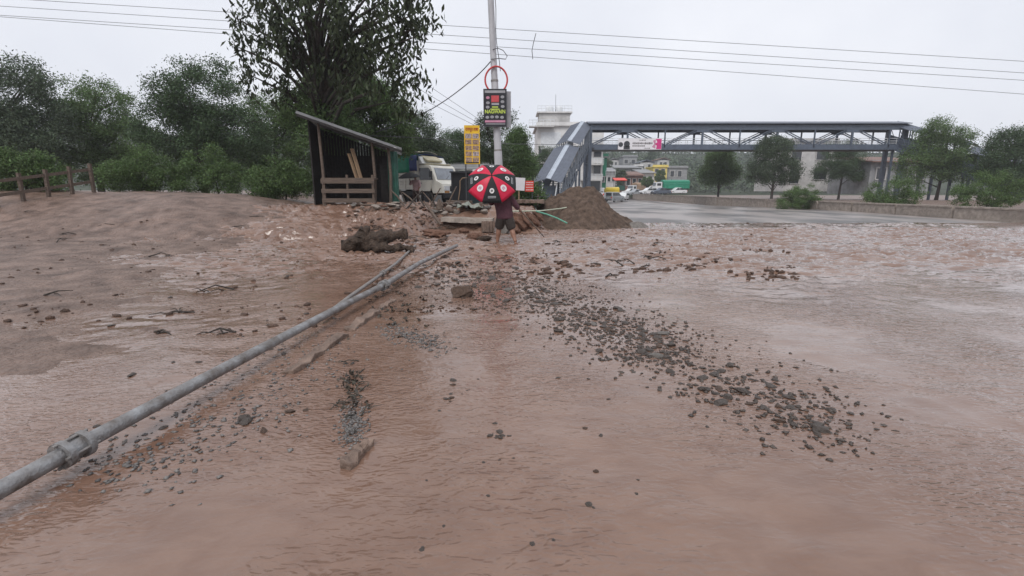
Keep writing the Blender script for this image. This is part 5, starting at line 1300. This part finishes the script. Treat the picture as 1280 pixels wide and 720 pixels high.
def gmesh(ch, sub=2): return skin_mesh(scaled(ch, GIRTH[1]), sub)
def bmesh_(ch, sub=2): return skin_mesh(scaled(ch, GIRTH[0]), sub)
def person(label, loc, rz, J, top_m, bot_m, short_legs=True, hair_m='hair', hands=(None, None), hem=.64, cuff=.42, sleeves=.9, hs_=1.0):
    t = thing('person', label, 'person', loc, rz)
    V_ = lambda k_: Vector(J[k_])
    pel, wa, ch, ne, he = V_('pelvis'), V_('waist'), V_('chest'), V_('neck'), V_('head')
    ms = [bmesh_([[(pel, (.135, .10)), (wa, (.125, .09)), (ch, (.15, .105)), (ne-Vector((0, 0, .05)), (.075, .065)), (ne, .053), (he-Vector((0, 0, .07)), .06)]], 2)]
    for s, kx in ((-1, 'l'), (1, 'r')):
        hp = pel+Vector((s*.085, 0, -.03)); kn, an, to = V_(kx+'knee'), V_(kx+'ankle'), V_(kx+'toe')
        calf = kn.lerp(an, .3)+Vector((0, -.018, 0)); heel = an+Vector((0, -.045, -.05))
        ms.append(bmesh_([[(pel, .10), (hp, .092), (hp.lerp(kn, .45), .077), (kn, .055), (calf, .057), (kn.lerp(an, .7), .040), (an, .036)]], 2))
        ms.append(bmesh_([[(an, .036), (an+Vector((0, -.015, -.035)), .036), (an.lerp(to, .5)+Vector((0, 0, -.012)), (.040, .028)), (to, (.044, .018))], [(an+Vector((0, -.015, -.035)), .036), (heel, .030)]], 2))
        sdv = Vector((1, 0, 0))
        for i in range(5):
            b0 = to+sdv*(-.032+.016*i); f_ = (to-an); f_.z = 0; f_.normalize(); ms.append(bmesh_([[(b0-f_*.01, .009), (b0+f_*(.02+.008*(1-abs(i-(1 if s < 0 else 3))/4)), .008)]], 1))
        sh, el, wr = V_(kx+'shoulder'), V_(kx+'elbow'), V_(kx+'wrist')
        ms.append(skin_mesh([[(ch+Vector((s*.06, 0, .07)), .07), (sh, .058), (sh.lerp(el, .5), .047), (el, .038), (el.lerp(wr, .35), .039), (wr, .026)]], 2))
        ms += hand(wr, wr-el, s, hands[0 if s < 0 else 1] or Vector((0, 1, .3)))
    hd = lambda x, y, z: he+Vector((x, y, z))*hs_
    ms += [ball(he, (.076*hs_, .096*hs_, .116*hs_)), ball(hd(0, .035, -.07), (.055, .058, .052)), ball(hd(0, .098, -.012), (.014, .02, .026)), ball(hd(0, .088, .022), (.05, .016, .012)),
           ball(hd(0, .083, -.062), (.026, .012, .007)), ball(hd(0, .082, -.076), (.022, .012, .007)), ball(hd(.077, -.005, -.01), (.012, .022, .034)), ball(hd(-.077, -.005, -.01), (.012, .022, .034))]
    body = join_meshes('body', ms, 'skin', t, .0075)
    ey = MB()
    for s in (-1, 1): 
        e_ = ball(hd(s*.031, .083, .004), (.0125, .009, .008), 10); ey.add([tuple(v.co) for v in e_.vertices], [tuple(p_.vertices) for p_ in e_.polygons], 0, True)
    ey.build('eyes', 'hair', t)
    # hair: cap over the back and the top
    hm = ball(hd(0, -.012, .022), (.086*hs_, .102*hs_, .112*hs_), 24); bm = bmesh.new(); bm.from_mesh(hm)
    bmesh.ops.delete(bm, geom=[v for v in bm.verts if (v.co-he).y > .045*hs_ and (v.co-he).z < .07*hs_ or (v.co-he).z < -.07*hs_], context='VERTS')
    for v in bm.verts: v.co += (v.co-he).normalized()*.006*mnoise.noise(v.co*60)
    hm2 = bpy.data.meshes.new('hair'); bm.to_mesh(hm2); bm.free(); o_ = join_meshes('hair', [hm2], hair_m, t); md = o_.modifiers.new('thick', 'SOLIDIFY'); md.thickness = .012
    # top garment
    up = Vector((0, 0, 1)); hemv = Vector((pel.x, pel.y, hem)); g = []
    g.append(gmesh([[(hemv, (.165, .125)), (hemv+up*.04, (.168, .128)), (pel+up*.03, (.168, .128)), (wa, (.158, .122)), (ch, (.185, .135)), (ch+up*.13, (.125, .10)), (ne-up*.03, .072)]], 2))
    for s, kx in ((-1, 'l'), (1, 'r')):
        sh, el, wr = V_(kx+'shoulder'), V_(kx+'elbow'), V_(kx+'wrist'); c0 = ch+Vector((s*.06, 0, .07)); en = el.lerp(wr, sleeves)
        g.append(gmesh([[(c0, .095), (sh, .078), (sh.lerp(el, .5), .066), (el, .057), (el.lerp(en, .7), .052), (en, .044)]], 2))
    join_meshes('sweater' if short_legs else 'shirt', g, top_m, t, .010)
    g = [gmesh([[(pel+up*.06, (.150, .112)), (pel, (.155, .118)), (pel-up*.07, (.14, .11))]], 2)]
    for s, kx in ((-1, 'l'), (1, 'r')):
        hp = pel+Vector((s*.085, 0, -.03)); kn, an = V_(kx+'knee'), V_(kx+'ankle')
        if short_legs: g.append(gmesh([[(pel, .11), (hp, .112), (hp.lerp(kn, .5), .100), (hp.lerp(kn, .85), .094), (hp.lerp(kn, 1.03), .088)]], 2))
        else: g.append(gmesh([[(pel, .11), (hp, .110), (hp.lerp(kn, .5), .092), (kn, .074), (kn.lerp(an, .5), .066), (an+up*.02, .058)]], 2))
    join_meshes('shorts' if short_legs else 'trousers', g, bot_m, t, .010)
    return t
PX0 = P(633, 304, 13.4); pz0 = WL(PX0.x, 13.4)-.02
J = dict(pelvis=(-.04, 0, .76), waist=(-.06, .01, .92), chest=(-.10, .02, 1.13), neck=(-.11, .04, 1.34), head=(-.11, .075, 1.475),
         lknee=(-.19, .14, .44), lankle=(-.24, .10, .085), ltoe=(-.27, .25, .03), rknee=(.14, .04, .42), rankle=(.24, -.14, .10), rtoe=(.29, .01, .03),
         lshoulder=(-.29, .02, 1.25), lelbow=(-.40, .15, 1.02), lwrist=(-.376, .305, 1.205), rshoulder=(.08, .02, 1.25), relbow=(.22, -.03, 1.04), rwrist=(.33, .05, .90))
ax = Vector((.03, -.78, .62)).normalized()
hub = Vector((-.385, -.40, 1.93))
st_a, st_b = Vector((.20, .10, 1.06)), Vector((.80, .00, .42))
GIRTH[:] = [1.3, 1.42]
person('barefoot person in maroon sweater and dark shorts walking away under red umbrella', (PX0.x, 13.4, pz0), 0, J, 'sweater', 'shorts', True, hands=(ax, (st_b-st_a).normalized()), hem=.66, cuff=.4)
# the shaft passes through the left fist: aim the umbrella so that its handle ends there
um = thing('umbrella', 'open red and black golf umbrella with white emblems held over the walking person', 'umbrella', (PX0.x+hub.x, 13.4+hub.y, pz0+hub.z))
def canopy(um, ax, rad, dep, mats, rot, parts=True, seed=1, up0=None):
    a1 = Vector((1, 0, 0)); a1 = (a1-ax*a1.dot(ax)).normalized(); a2 = ax.cross(a1)
    rings = 10; per = 8
    def pt(u, ang, off=0.):                # u 0..1 from hub to rim
        f = (ang/(math.pi/4)) % 1; sc = 1-.055*math.sin(math.pi*f)*u; r_ = rad*u*sc; sag = dep*(u**2.0)+.03*math.sin(math.pi*f)*u*(1-u)
        n_ = (a1*math.cos(ang+rot)+a2*math.sin(ang+rot))
        return n_*r_-ax*(sag-off)
    mb = MB()
    for p_ in range(8):
        V = []; Fs = []
        for i in range(rings+1):
            for j in range(per+1): V.append(pt(max(.002, i/rings), (p_+j/per)*math.pi/4-1e-6*(j == per)))
        for i in range(rings):
            for j in range(per): Fs.append((i*(per+1)+j, i*(per+1)+j+1, (i+1)*(per+1)+j+1, (i+1)*(per+1)+j))
        mb.add(V, Fs, p_ % 2, True)
    o_ = mb.build('canopy', mats, um, fix=False); md = o_.modifiers.new('thick', 'SOLIDIFY'); md.thickness = .004
    rb = MB()
    for p_ in range(8):
        an = p_*math.pi/4; rb.tube([pt(u_, an, -.012) for u_ in np.linspace(.02, .99, 8)], .004, 5)
        rb.tube([pt(.5, an, -.014), -ax*(dep*.95)], .004, 5)
        rb.tube([pt(.985, an, -.012), pt(1.015, an, -.008)], .007, 6)
    rb.build('ribs', 'dullsteel', um)
    return pt, a1, a2
rot = math.pi/2+math.pi/8*0
# panel centres: panel p spans p*45..p*45+45 degrees; put a black (odd) panel's centre pointing down
a1_ = (Vector((1, 0, 0))-ax*ax.x).normalized(); a2_ = ax.cross(a1_)
down_ang = math.atan2(Vector((0, 0, -1)).dot(a2_), Vector((0, 0, -1)).dot(a1_))
rot = down_ang-(1.5*math.pi/4)
pt, a1, a2 = canopy(um, ax, .70, .33, ['umbred', 'umbblack'], rot)
MB().tube([ax*.07, -ax*.86], .008, 8).build('shaft', 'dullsteel', um)
MB().tube([-ax*.74, -ax*.95], .017, 10).build('handle', 'black', um)
MB().tube([ax*.005, ax*.03, ax*.09], [.022, .012, .006], 10).build('ferrule', 'black', um)
def emblem(p_, u_, r_, m1, m2, bar_=False):
    an = (p_+.5)*math.pi/4; c_ = pt(u_, an, .012); e1 = pt(u_+.05, an, .012); e2 = pt(u_, an+.08, .012); rd = (e1-c_).normalized(); tg_ = (e2-c_).normalized(); nn = tg_.cross(rd).normalized()
    if nn.dot(ax) < 0: nn = -nn
    m_ = MB(); m_.disc(c_, r_, nn, 22, th=.006, up=rd, sx=.92); eo = m_.build('emblem', m1, um)
    m_ = MB(); q3 = Matrix((tg_, rd, nn)).transposed()
    for dx, dy, wx_, wy_ in ((-.3, .1, .22, .8), (.1, .25, .5, .16), (.1, -.1, .5, .16), (.28, .05, .16, .6), (.0, -.35, .6, .14)): m_.box(c_+tg_*dx*r_+rd*dy*r_+nn*.008, (wx_*r_, wy_*r_, .005), q3)
    m_.build('emblem_mark', m2, eo)
    if bar_:
        c2 = pt(u_+.21, an, .012); m_ = MB(); m_.box(c2, (.21, .055, .006), q3); bo = m_.build('printed_strip', 'umbpale', um)
        m_ = MB()
        for i in range(7): m_.box(c2+tg_*(-.085+.028*i)+nn*.006, (.018, .022, .005), q3)
        m_.build('strip_lettering', 'shorts', bo)
for p_ in range(8): emblem(p_, .66 if p_ % 2 == 0 else .62, .095 if p_ % 2 == 0 else .07, 'umbwhite', 'signpink' if p_ % 2 == 0 else 'shorts', p_ % 2 == 1)
sh_ = thing('shovel', 'long handled muddy shovel carried low in the person right hand', 'shovel', (PX0.x, 13.28, pz0)); sh_.scale = (1.09, 1.09, 1.12)
dv = (st_b-st_a).normalized()
MB().tube([st_a, st_b], .017, 9).build('handle', 'wood', sh_)
m_ = MB(); sdv = Vector((0, 1, 0)); sdv = (sdv-dv*sdv.dot(dv)).normalized(); nn = dv.cross(sdv)
V = []
for l_, w_ in ((-.03, .03), (.03, .075), (.14, .085), (.22, .06), (.27, .012)):
    for s in (-1, -.4, .4, 1): V.append(st_b+dv*l_+sdv*w_*s*.8-nn*.018*(1-s*s))
m_.add(V, [(i*4+j, i*4+j+1, i*4+j+5, i*4+j+4) for i in range(4) for j in range(3)], 0, True); o = m_.build('blade', 'char', sh_); md = o.modifiers.new('thick', 'SOLIDIFY'); md.thickness = .006
# second person with black umbrella
q = P(521, 259, 24.2)
J2 = dict(pelvis=(0, 0, .84), waist=(0, 0, 1.0), chest=(0, .01, 1.2), neck=(0, .02, 1.40), head=(0, .045, 1.53), lknee=(-.10, .03, .46), lankle=(-.11, -.01, .085), ltoe=(-.13, .13, .03), rknee=(.10, .04, .46), rankle=(.12, -.01, .085), rtoe=(.14, .13, .03),
          lshoulder=(-.19, .01, 1.31), lelbow=(-.26, .03, 1.06), lwrist=(-.24, .16, .90), rshoulder=(.19, .01, 1.31), relbow=(.27, .10, 1.10), rwrist=(.17, .25, 1.30))
bpy.data.objects['person'].scale = (1.09, 1.09, 1.12); bpy.data.objects['person'].location.y -= .12
GIRTH[:] = [1.0, 1.08]
person('person in a pale pink shirt and dark trousers under a black umbrella beside the truck', (q.x, 24.2, q.z), R(160), J2, 'pink', 'trousers', False, hands=((0, 1, 0), (0, 0, 1)), hem=.80, sleeves=.5)
ax2 = Vector((-.06, -.10, 1)).normalized(); hp_ = Matrix.Rotation(R(160), 3, 'Z') @ Vector((.15, .30, 1.30))
um2 = thing('umbrella', 'plain black umbrella held over the person in pink', 'umbrella', (q.x+hp_.x+ax2.x*.42, 24.2+hp_.y+ax2.y*.42, q.z+hp_.z+.42-.02))
canopy(um2, ax2, .56, .24, ['umbblack', 'umbblack'], .3)
MB().tube([ax2*.06, -ax2*.50], .008, 8).build('shaft', 'dullsteel', um2); MB().tube([-ax2*.36, -ax2*.52], .016, 10).build('handle', 'black', um2)
# ------------------------------------------------------------------ rain haze
hz = MB(); hz.box((0, 180, 18), (1000, 560, 50)); ho = hz.build('haze', 'wire'); ho['kind'] = 'stuff'; ho['label'] = 'thin grey rain haze in the air'; ho['category'] = 'haze'
hm = bpy.data.materials.new('rain_haze'); hm.use_nodes = True; hm.node_tree.nodes.clear()
pv = hm.node_tree.nodes.new('ShaderNodeVolumePrincipled'); pv.inputs['Color'].default_value = (.86, .89, .95, 1); pv.inputs['Density'].default_value = .0007; pv.inputs['Anisotropy'].default_value = .2
out = hm.node_tree.nodes.new('ShaderNodeOutputMaterial'); hm.node_tree.links.new(pv.outputs[0], out.inputs['Volume']); ho.data.materials.clear(); ho.data.materials.append(hm)
print('stones', cnt)
